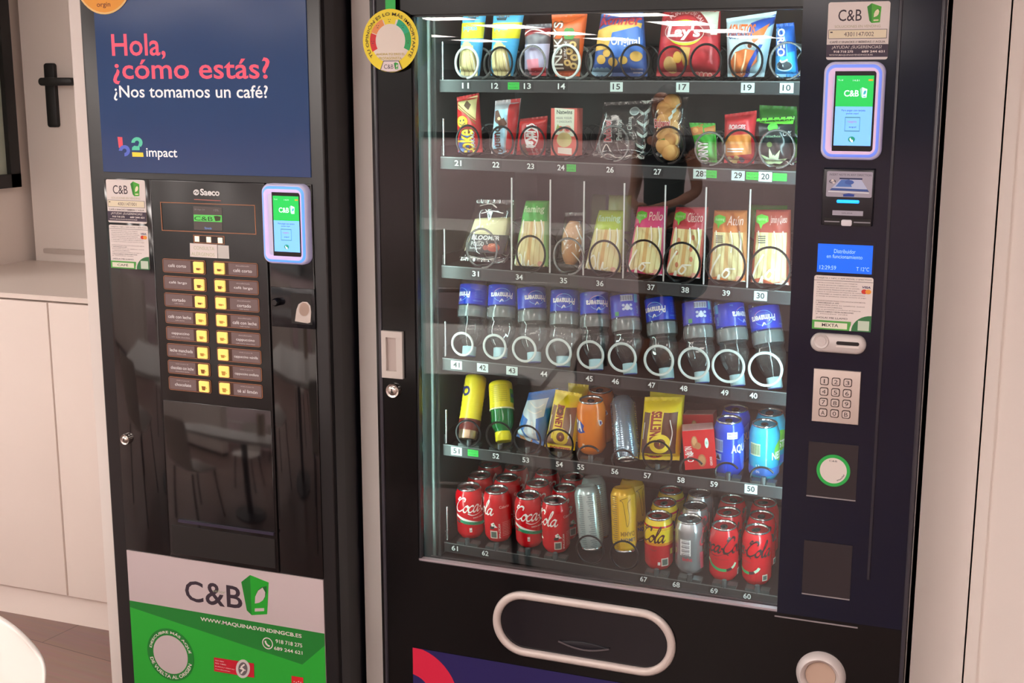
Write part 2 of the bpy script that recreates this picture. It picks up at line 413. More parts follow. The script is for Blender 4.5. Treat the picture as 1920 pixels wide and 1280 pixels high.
# ------------------------------------------------------------------ the room behind the camera, seen in the glass
b = MB(); b.box(-8.5, 1.6, -6.3, -6.24, 0, 1.25, noisy('partition_mauve_white', (238, 216, 220), (232, 210, 214), 3, .6)); b.box(-8.5, 1.6, -6.31, -6.23, 1.25, 1.29, MATTE)
o = b.build('partition_low'); o['kind'] = 'structure'
def table(name, cx, cy, w_, d_, rz, label):
    t = empty(name, (0, 0, 0), label, 'table')
    b = MB(); b.box(-w_/2, w_/2, -d_/2, d_/2, .715, .74, M((232, 226, 222), .35)); b.build('tabletop', t)
    b = MB(); b.lathe([(.2, 0), (.2, .012), (.04, .03), (.04, .715)], M((60, 58, 58), .4), 24); b.build('pedestal', t)
    t.location = (cx, cy, 0); t.rotation_euler = (0, 0, rz)
table('dining_table', -2.13, -1.45, 1.64, .92, math.radians(-9.5), 'white square-edged table in front of the coffee machine, mirrored in the glass')
table('dining_table', -3.55, -5.15, 2.4, .8, 0, 'white table by the low partition, mirrored behind the sandwiches')
t = empty('reflection_cabinet', (-5.6, -4.05, 0), 'white storage cabinet at the side of the room, mirrored in the coffee machine panel', 'cabinet')  # unseen cabinet, added to lighten what the coffee panel reflects
b = MB(); b.box(-7.2, -3.9, -4.2, -3.8, .06, 1.12, wallm); b.box(-7.18, -3.92, -4.18, -3.84, 0, .06, MATTE); b.build('body', t)
for k in range(4):
    b = MB(); b.prism([(-7.19+.822*k, .08), (-6.375+.822*k, .08), (-6.375+.822*k, 1.10), (-7.19+.822*k, 1.10)], -3.8, -3.782, wallm); b.v = [(x, -3.8+(-3.8-y)*-1, z) for x, y, z in b.v]; b.build('door', t)
def make_chair(x, y, rz, label):
    t = empty('shell_chair', (0, 0, 0), label, 'chair', 'white shell chairs around the tables')
    m = M((236, 228, 222), .35, name='chair_shell_white'); lm = M((40, 38, 38), .4)
    def shell(prof, name, th=.009):
        nu = 14; vs = []; fs = []; R = []
        for (yy, zz, wd, cv) in prof:
            for k in range(nu+1):
                u = -1+2*k/nu; R.append((u*wd, yy-cv*u*u, zz+(.35*cv*u*u if name == 'seat' else 0)))
        n = len(prof)
        nv = len(R); V = R+[(p[0], p[1]+(th if name == 'backrest' else 0), p[2]-(th if name == 'seat' else 0)) for p in R]
        for i in range(n-1):
            for k in range(nu):
                a = i*(nu+1)+k; fs += [(a, a+1, a+nu+2, a+nu+1), (nv+a, nv+a+nu+1, nv+a+nu+2, nv+a+1)]
        edge = [k for k in range(nu+1)]+[i*(nu+1)+nu for i in range(1, n)]+[(n-1)*(nu+1)+k for k in range(nu-1, -1, -1)]+[i*(nu+1) for i in range(n-2, 0, -1)]
        for i in range(len(edge)):
            a, c = edge[i], edge[(i+1) % len(edge)]; fs.append((a, nv+a, nv+c, c))
        b = MB(); b.add(V, fs, m, True); o = b.build(name, t); sb = o.modifiers.new('smooth', 'SUBSURF'); sb.levels = 1; sb.render_levels = 2
    shell([(-.24, .425, .17, 0), (-.22, .44, .20, 0), (-.1, .445, .215, .01), (.05, .435, .215, .02), (.16, .44, .205, .03), (.205, .47, .195, .03)], 'seat')
    shell([(.205, .47, .195, .03), (.225, .53, .195, .03), (.245, .62, .205, .03), (.265, .70, .215, .03), (.278, .755, .222, .03), (.286, .785, .222, .03), (.291, .803, .214, .03), (.294, .813, .195, .03), (.296, .817, .165, .028)], 'backrest')
    for sx in (-1, 1):
        for yy, zz in ((-.17, -.2), (.17, .24)):
            b = MB(); b.tube([(sx*.15, yy, .43), (sx*.2, zz, 0)], .011, lm); b.build('leg', t)
    t.location = (x, y, 0); t.rotation_euler = (0, 0, rz); return t
make_chair(-1.503, -1.152, math.radians(-17.5), 'white shell chair whose backrest corner shows at the bottom left of the floor')
make_chair(-2.62, -1.06, math.radians(6), 'white shell chair beside the chair at the bottom left, mirrored in the coffee machine')
make_chair(-1.75, -2.28, math.radians(172), 'white shell chair across the near table, mirrored behind the sandwich rolls')
make_chair(-2.45, -2.30, math.radians(184), 'white shell chair across the near table, mirrored left of the packed sandwiches')
make_chair(-2.35, -4.55, 0.1, 'white shell chair at the far table, mirrored next to the backpack')
make_chair(-3.05, -4.55, -0.1, 'white shell chair at the far table, mirrored furthest left')
# paper roll and backpack
b = MB(); p = Vector((-2.0, -1.78, .7402))
b.lathe([(.02, 0), (.06, 0), (.06, .22), (.02, .22), (.02, .18)], M((190, 170, 156), .8), 28, p)
tag(b.build('paper_roll'), 'paper roll standing on the white table, mirrored beside the water bottles', 'paper roll')
def skin(name, verts, edges, mat, parent=None, root=0, sub=2, org=(0, 0, 0)):
    me = bpy.data.meshes.new(name); me.from_pydata([v[0] for v in verts], edges, []); o = bpy.data.objects.new(name, me); COL.objects.link(o)
    sk = o.modifiers.new('skin', 'SKIN'); ly = me.skin_vertices[0] if me.skin_vertices else None
    for i, v in enumerate(verts): ly.data[i].radius = v[1] if isinstance(v[1], tuple) else (v[1], v[1])
    for i in range(len(verts)): ly.data[i].use_root = (i == root)
    s = o.modifiers.new('sub', 'SUBSURF'); s.levels = sub; s.render_levels = sub
    dg = bpy.context.evaluated_depsgraph_get(); m2 = bpy.data.meshes.new_from_object(o.evaluated_get(dg))
    bpy.data.objects.remove(o); bpy.data.meshes.remove(me); m2.name = name
    m2.materials.clear(); m2.materials.append(mat)
    for q in m2.polygons: q.use_smooth = True
    o = bpy.data.objects.new(name, m2); COL.objects.link(o)
    if parent is not None: o.parent = parent
    return o
bp = empty('backpack', (-1.62, -4.50, .46), 'dark backpack on a far chair, mirrored behind the green-topped sandwich', 'backpack')
b = MB(); b.prism(rrect(-1.75, -1.49, .47, .86, .09, 8), -4.56, -4.40, M((22, 26, 30), .6), .05); b.build('bag', bp)
b = MB(); b.tube(smooth([(-1.70, -4.40, .80), (-1.72, -4.36, .93), (-1.62, -4.36, .99), (-1.52, -4.36, .93), (-1.54, -4.40, .80)][:5]) if False else [(-1.70+.01*0, -4.42, .80), (-1.72, -4.38, .90), (-1.68, -4.36, .96), (-1.62, -4.36, .98), (-1.56, -4.36, .96), (-1.52, -4.38, .90), (-1.54, -4.42, .80)], .014, M((18, 20, 22), .6)); b.build('strap', bp)
# the person mirrored in the glass
def make_person(x, y, rz):
    t = empty('person', (0, 0, 0), 'person in a dark sleeveless top standing with hands joined, mirrored in the vending machine glass', 'person')
    sk = M((176, 122, 98), .5, name='skin_tone')
    V = [((0, 0, .90), (.14, .10)), ((0, .01, 1.05), (.115, .085)), ((0, .01, 1.2), (.14, .095)), ((0, .01, 1.31), (.13, .08)), ((0, .0, 1.375), (.05, .05)), ((0, -.012, 1.43), (.05, .055)), ((0, -.02, 1.50), (.068, .085)), ((0, -.012, 1.585), (.07, .085)), ((0, -.005, 1.63), (.04, .05))]
    E = [(i, i+1) for i in range(8)]
    for s in (-1, 1):
        n = len(V); V += [((s*.15, .01, 1.315), .05), ((s*.19, .02, 1.27), .048), ((s*.225, .03, 1.05), .036), ((s*.16, -.10, .985), .031), ((s*.05, -.185, .955), .024), ((s*.012, -.20, .945), (.032, .022))]
        E += [(3, n)]+[(n+i, n+i+1) for i in range(5)]
        n = len(V); V += [((s*.085, 0, .84), .085), ((s*.09, .0, .5), .052), ((s*.09, .02, .3), .05), ((s*.09, .02, .08), .034), ((s*.095, -.10, .035), (.036, .028)), ((s*.1, -.16, .03), (.03, .02))]
        E += [(0, n)]+[(n+i, n+i+1) for i in range(5)]
    body = skin('body', V, E, sk, t)
    # nose, ears and lips on the same head
    b = MB(); b.lathe([(.0, 0), (.012, .006), (.009, .03), (0, .04)], sk, 10, (0, -.102, 1.515)); b.build('nose', t)
    for s in (-1, 1):
        b = MB(); b.lathe([(0, -.009), (.012, 0), (0, .009)], M((40, 30, 26), .3), 10, (s*.03, -.092, 1.565)); b.build('eye', t)
        b = MB(); b.lathe([(0, -.03), (.012, -.01), (.014, .012), (0, .03)], sk, 10, (s*.072, 0, 1.545)); b.build('ear', t)
    b = MB(); b.lathe([(0, -.02), (.006, 0), (0, .02)], M((150, 80, 76), .5), 8, (0, -.1, 1.478)); b.build('mouth', t)
    for s in (-1, 1):
        for k in range(4):
            z = .962-.014*k; L = (.05, .056, .052, .042)[k]
            skin('finger', [((s*.02, -.218, z), .009), ((-s*L*.55+s*.01, -.232, z-.004), .0085), ((-s*L, -.218, z-.010), .007)], [(0, 1), (1, 2)], sk, t, sub=1)
        skin('thumb', [((s*.03, -.205, .97), .011), ((s*.01, -.225, .985), .01), ((-s*.012, -.23, .98), .008)], [(0, 1), (1, 2)], sk, t, sub=1)
    skin('shirt', [((0, 0, .88), (.155, .118)), ((0, .01, 1.05), (.132, .102)), ((0, .01, 1.2), (.155, .112)), ((0, .01, 1.315), (.135, .09)), ((-.15, .01, 1.32), .06), ((-.19, .02, 1.26), .058), ((.15, .01, 1.32), .06), ((.19, .02, 1.26), .058)], [(0, 1), (1, 2), (2, 3), (3, 4), (4, 5), (3, 6), (6, 7)], M((20, 22, 32), .8), t)
    skin('trousers', [((0, 0, .9), (.15, .115))]+[((s*.09, .01*i, z), r) for s in (-1, 1) for i, (z, r) in enumerate(((.8, .098), (.5, .075), (.12, .06)))], [(0, 1), (1, 2), (2, 3), (0, 4), (4, 5), (5, 6)], M((112, 74, 48), .8), t)
    skin('hair', [((0, .035, 1.47), (.075, .06)), ((0, .028, 1.56), (.085, .085)), ((0, .01, 1.625), (.07, .085)), ((0, -.02, 1.652), (.045, .05))], [(0, 1), (1, 2), (2, 3)], M((30, 22, 18), .6), t)
    t.location = (x, y, 0); t.rotation_euler = (0, 0, rz); t.scale = (.97, .97, .97)
    return t
make_person(-1.87, -4.96, PI+.35)

# ------------------------------------------------------------------ coffee machine
CM = empty('coffee_vending_machine', (-1.58, 0.3, 0), 'tall black coffee vending machine with blue display above two columns of drink buttons', 'vending machine')
def deco(name, A, Y, parent, base=None):
    """printed sheet: optional backing outline plus artwork, one thin mesh"""
    b = MB()
    if base: b.prism(base[0], Y-0.0006, Y, base[1])
    A.emit(b, on_plane(Y-(0.0006 if base else 0))); return b.build(name, parent, recalc=False)
cx0, cx1 = -1.8735, -1.290
b = MB(); b.box(cx0+.004, cx1-.004, .055, .78, .06, 1.86, M((22, 22, 30), .4))
b.box(cx0+.03, cx1-.03, .1, .7, 0.0, .06, MATTE); b.build('cabinet', CM)
b = MB(); b.prism(rrect(cx0, cx1, .08, 1.87, .006), 0, .05, M((30, 29, 31), .3), .004); cdoor = b.build('door', CM)
b = MB(); b.box(cx1-.001, cx1+.001, .012, .05, .1, 1.86, M((16, 18, 30), .3)); b.build('door_edge', cdoor)
# glossy inner columns either side of the control panel
gl = M((13, 12, 15), .07, name='gloss_panel'); gl.node_tree.nodes['Principled BSDF'].inputs['IOR'].default_value = 1.75
colL = rect_px((199, 333), (290, 337), (322, 1040), (238, 1028)); zt, zb_ = colL[3], colL[2]
xa = at(205, 500).x; xb = at(297, 560).x; xc = at(507, 560).x; xd = at(592, 560).x
for x0, x1 in ((xa+.001, xb-.002), (xc+.002, xd)):
    b = MB(); b.prism([(x0, zb_), (x1, zb_), (x1, zt), (x0, zt)], -.004, 0.002, gl, .0015); b.build('side_panel', CM)
b = MB(); b.prism([(xb, zb_), (xc, zb_), (xc, zt), (xb, zt)], -.007, .002, M((28, 26, 27), .22), .002); ctl = b.build('control_panel', CM)
zc0 = at(400, 757).z
b = MB(); b.prism([(xb+.004, zb_+.005), (xc-.004, zb_+.005), (xc-.004, zc0), (xb+.004, zc0)], -.0085, -.006, gl, .001)
zs = at(425, 985).z
b.box(xb+.03, xc-.006, -.0125, -.0085, zs-.003, zs+.003, M((52, 46, 66), .3)); b.box(xb+.01, xc-.006, -.0095, -.0085, zb_+.01, zs-.012, M((34, 33, 33), .35))  # ledge bar tinted lavender, its highlight put into the colour
b.build('cup_door', CM)
# blue display
x0, x1, z0, z1 = rect_px((178, 27), (574, 20), (585, 333), (195.5, 321)); z1 = 1.80
b = MB(); b.box(x0, x1, -.003, .004, z0, z1, M((36, 66, 114), .12, emit=.10, ecol=(50, 80, 136), name='blue_display'))
A = Art(plane_q(-.003)); PINK = M((244, 88, 116), .4, emit=.25)
for t, a, c, m, bo in (('Hola,', (208, 64), (311, 111), PINK, .012), ('¿cómo estás?', (210, 110), (507, 158), PINK, .012), ('¿Nos tomamos un café?', (212.5, 160), (503, 190), M((250, 250, 252), .4, emit=.3), .008), ('impact', (274, 277.5), (333, 300.5), M((250, 250, 252), .4, emit=.3), .01)):
    textpx(A, t, a, c, -.003, m, bold=bo)
A.poly([(220.5, 256.5), (229.5, 257), (231, 277), (223, 277)], M((236, 84, 100), .4, emit=.2))
A.ring(233.5, 282.5, 4, 10.5, M((92, 112, 206), .4, emit=.2), -90, 180)
A.ring(257, 267.5, 4, 10.5, M((92, 206, 172), .4, emit=.2), -50, 180); A.poly([(258, 274), (262, 270), (262, 281.5), (247.5, 281.5), (248, 276), (252, 273)], M((92, 206, 172), .4, emit=.2))
A.poly([(247.8, 285), (268.5, 286), (269.5, 294), (248.5, 293.6)], M((246, 220, 70), .4, emit=.2))
A.emit(b, on_plane(-.003)); b.build('display', CM)
# orange round sticker at the top left corner
p = at(194, -26.5, -.004); R_ = (at(240, 0, -.004).x-at(147, 0, -.004).x)/2*1.15; p.z = at(195, 27, -.004).z+R_
ORN = M((246, 164, 48), .4); A = Art(lambda x, y: (x, y)); A.ring(p.x, p.z, R_-.004, R_, M((250, 206, 130), .4))
textpx(A, 'orgin', (181, 4.5), (207, 15), -.005, M((120, 50, 20), .5), bold=.01)
deco('round_sticker', A, -.004, CM, (circ(p.x, p.z, R_, 48), ORN))

def info_sticker(q, code):
    """service sticker: logo, machine code, slogans, dark phone band"""
    A = Art(q); A.text('C&B', .17, .13, .55, .33, INK, bold=.004); cup_logo(A, .63, .03, .86, .37, M((84, 180, 60), .45), M((50, 140, 48), .45), M((244, 240, 200), .45))
    A.text('SOLUCIONES EN VENDING', .12, .40, .86, .445, M((190, 180, 150), .5))
    A.rect(.02, .475, .97, .482, INK); A.rect(.02, .628, .97, .635, INK); A.rect(.02, .475, .027, .635, INK); A.rect(.963, .475, .97, .635, INK); A.rect(.03, .485, .96, .625, M((240, 228, 200), .5))
    A.text(code, .28, .52, .76, .595, M((92, 76, 78), .5)); A.rect(.05, .51, .09, .53, INK)
    A.text('CAFÉ // SNACKS // BEBIDAS // AGUA', .05, .665, .95, .71, INK, bold=.006)
    A.rect(0, .735, 1, .955, M((66, 54, 72), .5))
    A.text('¿AYUDA? ¿SUGERENCIAS?', .09, .755, .9, .82, PAPER); A.text('918 718 275', .12, .84, .44, .88, PAPER, bold=.03); A.text('689 244 621', .58, .84, .95, .88, PAPER, bold=.03)
    A.text('WWW.MAQUINASVENDINGCB.ES', .05, .905, .76, .935, PAPER, bold=.006)
    return A
def help_sticker(q, nick):
    """payment sticker: printed instructions and the machine's nickname"""
    G = M((86, 170, 76), .5); DG = M((52, 120, 70), .5); A = Art(q)
    A.text('TARJETA // NFC // APP MÓVIL // EFECTIVO', .04, .025, .97, .065, INK); A.rect(0, .085, 1, .092, INK)
    tx = M((130, 110, 112), .5); tb = M((84, 70, 78), .5)
    rows = [('INSTRUCCIONES PAGO CON TARJETA', tx, .70), ('1. PULSE EL BOTÓN DE COMPRA CON TARJETA', tb, .70), ('siguiendo los pasos que aparecen en pantalla', tx, .74), ('2. SELECCIONE EL PRODUCTO EN LA MÁQUINA', tb, .70), ('espere la confirmación del importe de compra', tx, .80), ('3. APROXIME LA TARJETA, MÓVIL O DISPOSITIVO', tb, .84), ('y recoja su producto cuando termine el pago', tx, .86), None,
            ('INSTRUCCIONES PAGO CON APLICACIÓN MÓVIL', tx, .86), ('1. DESCARGUE LA APP', tb, .40), ('disponible para su teléfono móvil', tx, .84), ('2. CONECTE CON LA MÁQUINA', tb, .46), ('elija su producto y confirme el importe', tx, .78), ('3. REALICE COMPRAS Y RECIBA PROMOCIONES', tb, .66), ('y mucho más', tx, .56)]
    for i, r in enumerate(rows):
        if r: A.text(r[0], .05, .125+i*.041, .05+r[2]*.98, .147+i*.041, r[1], bold=.01)
    A.text('VISA', .82, .16, .96, .20, M((60, 56, 100), .5), bold=.03, shear=.2); A.ell(.86, .26, .05, .043, M((214, 60, 50), .5)); A.ell(.925, .26, .05, .043, M((240, 160, 60), .5))
    A.text('¡HOLA! ME LLAMO', .06, .765, .6, .805, INK)
    A.rect(0, .83, .66, 1, G); A.rect(.04, .865, .6, .975, M((236, 236, 214), .5)); A.text(nick, .17, .885, .45, .945, INK, bold=.01)
    P = [(1, 1), (.66, 1)]+[(1-.36*math.cos(math.radians(a)), 1-.33*math.sin(math.radians(a))) for a in range(0, 91, 10)]
    A.poly(P, PAPER); P = [(1, 1), (.69, 1)]+[(1-.33*math.cos(math.radians(a)), 1-.30*math.sin(math.radians(a))) for a in range(0, 91, 10)]
    A.poly(P, DG); A.rect(.78, .80, .97, .98, M((204, 220, 200), .5))
    return A
def sticker(name, corners, fn, arg, parent, Y):
    x0, x1, z0, z1 = rect_px(*corners, Y); q = frame_q(*corners, Y)
    return deco(name, fn(q, arg), Y, parent, (rrect(x0, x1, z0, z1, .004), PAPER))
sticker('service_sticker', ((198, 336), (271, 338), (276.5, 420), (204, 416)), info_sticker, '4301147/001', CM, -.0045)
sticker('payment_sticker', ((204, 420.5), (277, 424), (281.5, 505.5), (209.5, 502)), help_sticker, 'CAFÉ', CM, -.0045)
# control panel: brand plate, frame with small screen, selector squares, allergen note
Yc = -.0075; COP = M((176, 116, 82), .4); q = plane_q(Yc); A = Art(q)
textpx(A, 'Saeco', (375, 353.5), (412, 367.5), Yc, T_WHITE, bold=.035)
A.ring(368, 360.5, 0, 5.5, T_WHITE); A.line([(364, 362), (367, 358.5), (369, 362.5), (372, 359)], 1.3, MATTE)
A.poly([(364, 373), (414, 375.5), (414, 377), (364, 374.5)], M((190, 110, 100), .5))
def frame_line(A, P, wd, mat):
    for i in range(len(P)):
        a, b = Vector(P[i]), Vector(P[(i+1) % len(P)]); t = (b-a).normalized(); n = Vector((-t.y, t.x))*wd/2
        A.poly([tuple(a+n-t*wd/2), tuple(b+n+t*wd/2), tuple(b-n+t*wd/2), tuple(a-n-t*wd/2)], mat)
frame_line(A, [(301, 379), (477.5, 385), (480, 439), (304.5, 431.5)], 1.5, COP)
deco('panel_print', A, Yc, ctl)
A = Art(q); SCR = M((92, 86, 84), .3, emit=.06)
A.poly([(362, 386), (416, 389), (417, 432.5), (364, 430)], SCR); A.poly([(363, 402), (416, 403.5), (416.5, 416.5), (363.5, 414.5)], M((92, 200, 92), .4, emit=.35))
textpx(A, 'C&B', (364.5, 405), (399, 414.5), Yc, M((40, 60, 40), .5)); A.poly([(401, 405), (407, 404.5), (414, 406), (413, 413.5), (404, 414.5)], M((70, 74, 50), .5))
textpx(A, '28 Ago 24', (364, 391), (384, 395), Yc, M((150, 150, 160), .5)); textpx(A, '12%', (401, 392), (410, 396), Yc, M((150, 150, 160), .5))
textpx(A, 'Bienvenido', (384, 425), (397, 430), Yc, M((120, 160, 230), .4, emit=.4)); deco('status_screen', A, Yc, ctl)
A = Art(q); frame_line(A, [(363, 440.5), (420, 443), (420.5, 457.5), (364, 454.5)], 1.2, COP)
A.rect(374, 443, 387, 454.5, M((46, 36, 34), .4)); A.rect(396.5, 444, 408.5, 455.5, M((46, 36, 34), .4)); deco('selector_frame', A, Yc, ctl)
for x, y in ((369.5, 447.8), (391.5, 449.3), (413, 450.8)):
    a = at(x-4.3, y-5.5, Yc); c = at(x+4.3, y+5.2, Yc); b = MB(); b.box(a.x, c.x, Yc-.001, Yc+.001, c.z, a.z, M((252, 232, 206), .4, emit=.7)); b.build('selector_button', ctl)
A = Art(q); A.poly([(356, 455.5), (407, 458.5), (408, 484), (356.5, 481)], PAPER); AL = M((196, 196, 160), .5)
textpx(A, 'CONSULTA', (363, 461), (402, 469.5), Yc, AL); textpx(A, 'ALÉRGENOS', (358.5, 470.5), (402.5, 481), Yc, AL); A.poly([(408, 459), (429, 460.5), (430, 485), (409, 484)], M((214, 210, 206), .5)); deco('allergen_note', A, Yc, ctl)
# drink buttons
LBL = M((122, 102, 102), .4, name='button_label'); BRN = M((74, 44, 36), .4); GOLD = M((252, 222, 120), .4, emit=.45, name='lit_button'); CUPM = M((150, 92, 30), .5)
LN = ['café corto', 'café largo', 'cortado', 'café con leche', 'cappuccino', 'leche manchada', 'chocolate con leche', 'chocolate']
RN = [('descafeinado', 'café corto'), ('descafeinado', 'café largo'), ('descafeinado', 'cortado'), ('descafeinado', 'café con leche'), ('descafeinado', 'cappuccino'), ('añada un poco de', 'cappuccino vainilla'), ('añada un poco de', 'cappuccino avellana'), ('añada un poco de', 'té al limón')]
SUB = {2: 'café leche', 3: 'café leche', 4: 'café leche chocolate', 5: 'leche café', 6: 'chocolate leche', 7: ''}
aL = [at(305.4, 484, Yc), at(386.5, 514.5, Yc), at(316.3, 705, Yc), at(396.7, 737.5, Yc)]
aR = [at(400.5, 489, Yc), at(485, 520, Yc), at(409.6, 713.6, Yc), at(492.5, 747, Yc)]
for side, (a, c, e, g) in (('L', aL), ('R', aR)):
    X0 = (a.x+e.x)/2; X1 = (c.x+g.x)/2
    for i in range(8):
        t = i/7; zt_ = a.z+(e.z-a.z)*t; zb2 = c.z+(g.z-c.z)*t
        q = lambda u, v: (X0+(X1-X0)*u, zt_+(zb2-zt_)*v)
        b = MB(); b.prism(rrect(X0, X1, zb2, zt_, .004, 3), Yc-.0012, Yc, COP)
        A = Art(q); f = lambda u: u if side == 'L' else 1-u
        r2 = lambda u0, v0, u1, v1, m: A.rect(min(f(u0), f(u1)), v0, max(f(u0), f(u1)), v1, m)
        A.poly(rrect(.012, .988, .04, .96, .03, 3), BRN); r2(.025, .08, .655, .92, LBL)
        nm = LN[i] if side == 'L' else RN[i][1]; wd = min(.54, .036*len(nm)+.06); m = f(.34)
        sb = '' if side == 'L' else RN[i][0]
        yy = .36 if side == 'L' else .46
        if side == 'L' and i >= 6: yy = .42
        A.text(nm, m-wd/2, yy, m+wd/2, yy+.24, T_WHITE, bold=.006)
        if sb or (side == 'L' and i >= 6): A.text(sb or 'añada un poco de', m-.15, .2, m+.15, .29, M((206, 196, 196), .5))
        s2 = SUB.get(i, '')
        if s2 and not (side == 'R' and i > 4): A.text(s2, m-.018*len(s2)/2*1.2, yy+.33, m+.018*len(s2)/2*1.2, yy+.42, M((206, 196, 196), .5))
        A.emit(b, on_plane(Yc-.0012)); bt = b.build('drink_button', ctl, recalc=False)
        u0, u1 = sorted((f(.735), f(.965)))
        b = MB(); xa_, za_ = q(u0, .1); xb2_, zb3 = q(u1, .92)
        b.prism(rrect(xa_, xb2_, zb3, za_, .002, 3), Yc-.005, Yc-.0012, GOLD, .001)
        A = Art(q); um = (u0+u1)/2; hh = (.16, .22, .14, .2, .22, .22, .3, .3)[i]
        A.poly([(um-.05, .62-hh/2), (um+.05, .62-hh/2), (um+.035, .62+hh/2), (um-.035, .62+hh/2)], CUPM if i in (0, 1, 2, 6, 7) and side == 'L' or i < 2 else M((214, 160, 70), .5))
        A.ring(um+.05, .61, .012, .024, CUPM, -90, 90, 10, 2.2)
        A.emit(b, on_plane(Yc-.005)); b.build('lit_key', bt, recalc=False)
# contactless reader with its light ring
def reader(corn, scr, parent, Y, ring, face):
    x0, x1, z0, z1 = rect_px(*corn, Y); r = empty('card_reader', ((x0+x1)/2, Y, z0), parent=None); bpy.data.objects.remove(r)
    b = MB(); b.prism(rrect(x0, x1, z0, z1, .018, 8), Y-.022, Y, M((226, 222, 240), .35, emit=.10, ecol=(150, 150, 255)), .008)
    rd = b.build('card_reader', parent)
    b = MB(); P = rrect(x0+.002, x1-.002, z0+.002, z1-.002, .017, 8); Q = rrect(x0+.017, x1-.017, z0+.019, z1-.02, .006, 8); n = len(P)
    for i in range(n):
        j = (i+1) % n
        def mid(k, f): return (P[k][0]+(Q[k][0]-P[k][0])*f, P[k][1]+(Q[k][1]-P[k][1])*f)
        rows = [(0.0, -.0150), (.18, -.0215), (.45, -.0242)]
        for (f0, y0), (f1, y1) in zip(rows, rows[1:]):
            a0, a1, b0, b1 = mid(i, f0), mid(j, f0), mid(i, f1), mid(j, f1)
            b.add([(a0[0], Y+y0, a0[1]), (a1[0], Y+y0, a1[1]), (b1[0], Y+y1, b1[1]), (b0[0], Y+y1, b0[1])], [(0, 1, 2, 3)], ring, True)
        a0, a1, b0, b1 = mid(i, .45), mid(j, .45), mid(i, 1.0), mid(j, 1.0)
        b.add([(a0[0], Y-.0242, a0[1]), (a1[0], Y-.0242, a1[1]), (b1[0], Y-.0225, b1[1]), (b0[0], Y-.0225, b0[1])], [(0, 1, 2, 3)], face)
    b.build('light_ring', rd)
    Ys = Y-.0235; x0, x1, z0, z1 = rect_px(*scr, Ys)
    b = MB(); b.box(x0, x1, Ys, Ys+.004, z0, z1, M((12, 12, 16), .15))
    q = lambda u, v: (x0+(x1-x0)*u, z1+(z0-z1)*v); A = Art(q)
    A.rect(.04, .055, .95, .44, M((20, 190, 80), .3, emit=.75)); A.rect(.04, .44, .95, .93, M((116, 182, 250), .3, emit=.85))
    lw = M((226, 246, 255), .4, emit=.6); A.text('C&B', .24, .235, .6, .315, lw, bold=.02); cup_logo(A, .62, .2, .8, .33, lw, M((140, 220, 190), .4, emit=.5), M((60, 180, 200), .4, emit=.5))
    A.text('14:31', .44, .105, .6, .125, lw); A.rect(.82, .10, .93, .122, M((220, 170, 40), .4, emit=.4)); A.text('Tu id', .08, .1, .2, .12, lw)
    dk = M((50, 80, 140), .5, emit=.1); A.text('Para pagar con tarjeta', .2, .475, .78, .505, dk); A.text('pulse aquí', .32, .515, .62, .54, dk)
    frame_line(A, [(.3, .575), (.66, .575), (.66, .745), (.3, .745)], .012, M((90, 170, 170), .4, emit=.2)); A.text('TARJETA', .36, .62, .58, .65, M((220, 130, 160), .4, emit=.2)); A.text('aquí', .4, .685, .58, .71, dk)
    A.ell(.48, .85, .085, .037, M((22, 160, 130), .4, emit=.4)); A.line([(.44, .835), (.455, .855), (.49, .872), (.515, .868)], .03, lw)
    A.emit(b, on_plane(Ys)); b.build('touch_screen', rd, recalc=False)
    return rd
reader(((498, 342), (582, 345.5), (587, 496), (503, 490.5)), ((508, 358), (561, 363.5), (567, 483.5), (514, 477.5)), CM, -.003, M((120, 170, 255), .35, emit=1.1, ecol=(50, 130, 255)), M((226, 208, 246), .35, emit=.3, ecol=(190, 170, 255)))
# coin return, locks, cover plates
x0, x1, z0, z1 = rect_px((510, 537), (592, 541), (594, 616), (513, 611))
b = MB(); b.prism([(x0, z0), (x1, z0), (x1, z1), (x0, z1)], -.006, -.003, M((17, 17, 24), .15), .001)
cr_ = b.build('coin_plate', CM)
p = at(521.5, 565, -.006); b = MB(); b.lathe([(0, -.016), (.006, -.016), (.0085, -.012), (.0085, 0)], M((20, 20, 24), .25), 20, p, ax='y'); b.build('return_button', cr_)
x0, x1, z0, z1 = rect_px((544, 549), (584, 551), (586, 609), (548, 606), -.006)
b = MB(); b.box(x0, x1, -.0066, -.0058, z0, z1, M((6, 6, 8), .3))
A = Art(plane_q(-.0066)); A.poly([(553, 602), (556, 580), (560, 570), (567, 565.5), (576, 566), (582, 573), (583.5, 585), (582, 604), (577, 606)], M((206, 196, 190), .25, .5)); A.ell(570.5, 580, 9.5, 12.5, M((172, 150, 138), .35, .3)); A.emit(b, on_plane(-.0066)); b.build('coin_cup', cr_)
def keylock(px, py, r, parent, Y, name='lock'):
    p = at(px, py, Y); b = MB(); b.lathe([(0, -.010), (r*.45, -.010), (r*.62, -.0085), (r*.64, -.007), (r*.92, -.008), (r, -.005), (r, 0)], CHROME, 28, p, ax='y')
    b.box(p.x-.0012, p.x+.0012, p.y-.0106, p.y-.0098, p.z-r*.3, p.z+r*.3, MATTE); b.build(name, parent)
keylock(237.5, 822.5, .0125, CM, -.004)
x0, x1, z0, z1 = rect_px((513, 1035), (600, 1051), (606, 1074), (516, 1057))
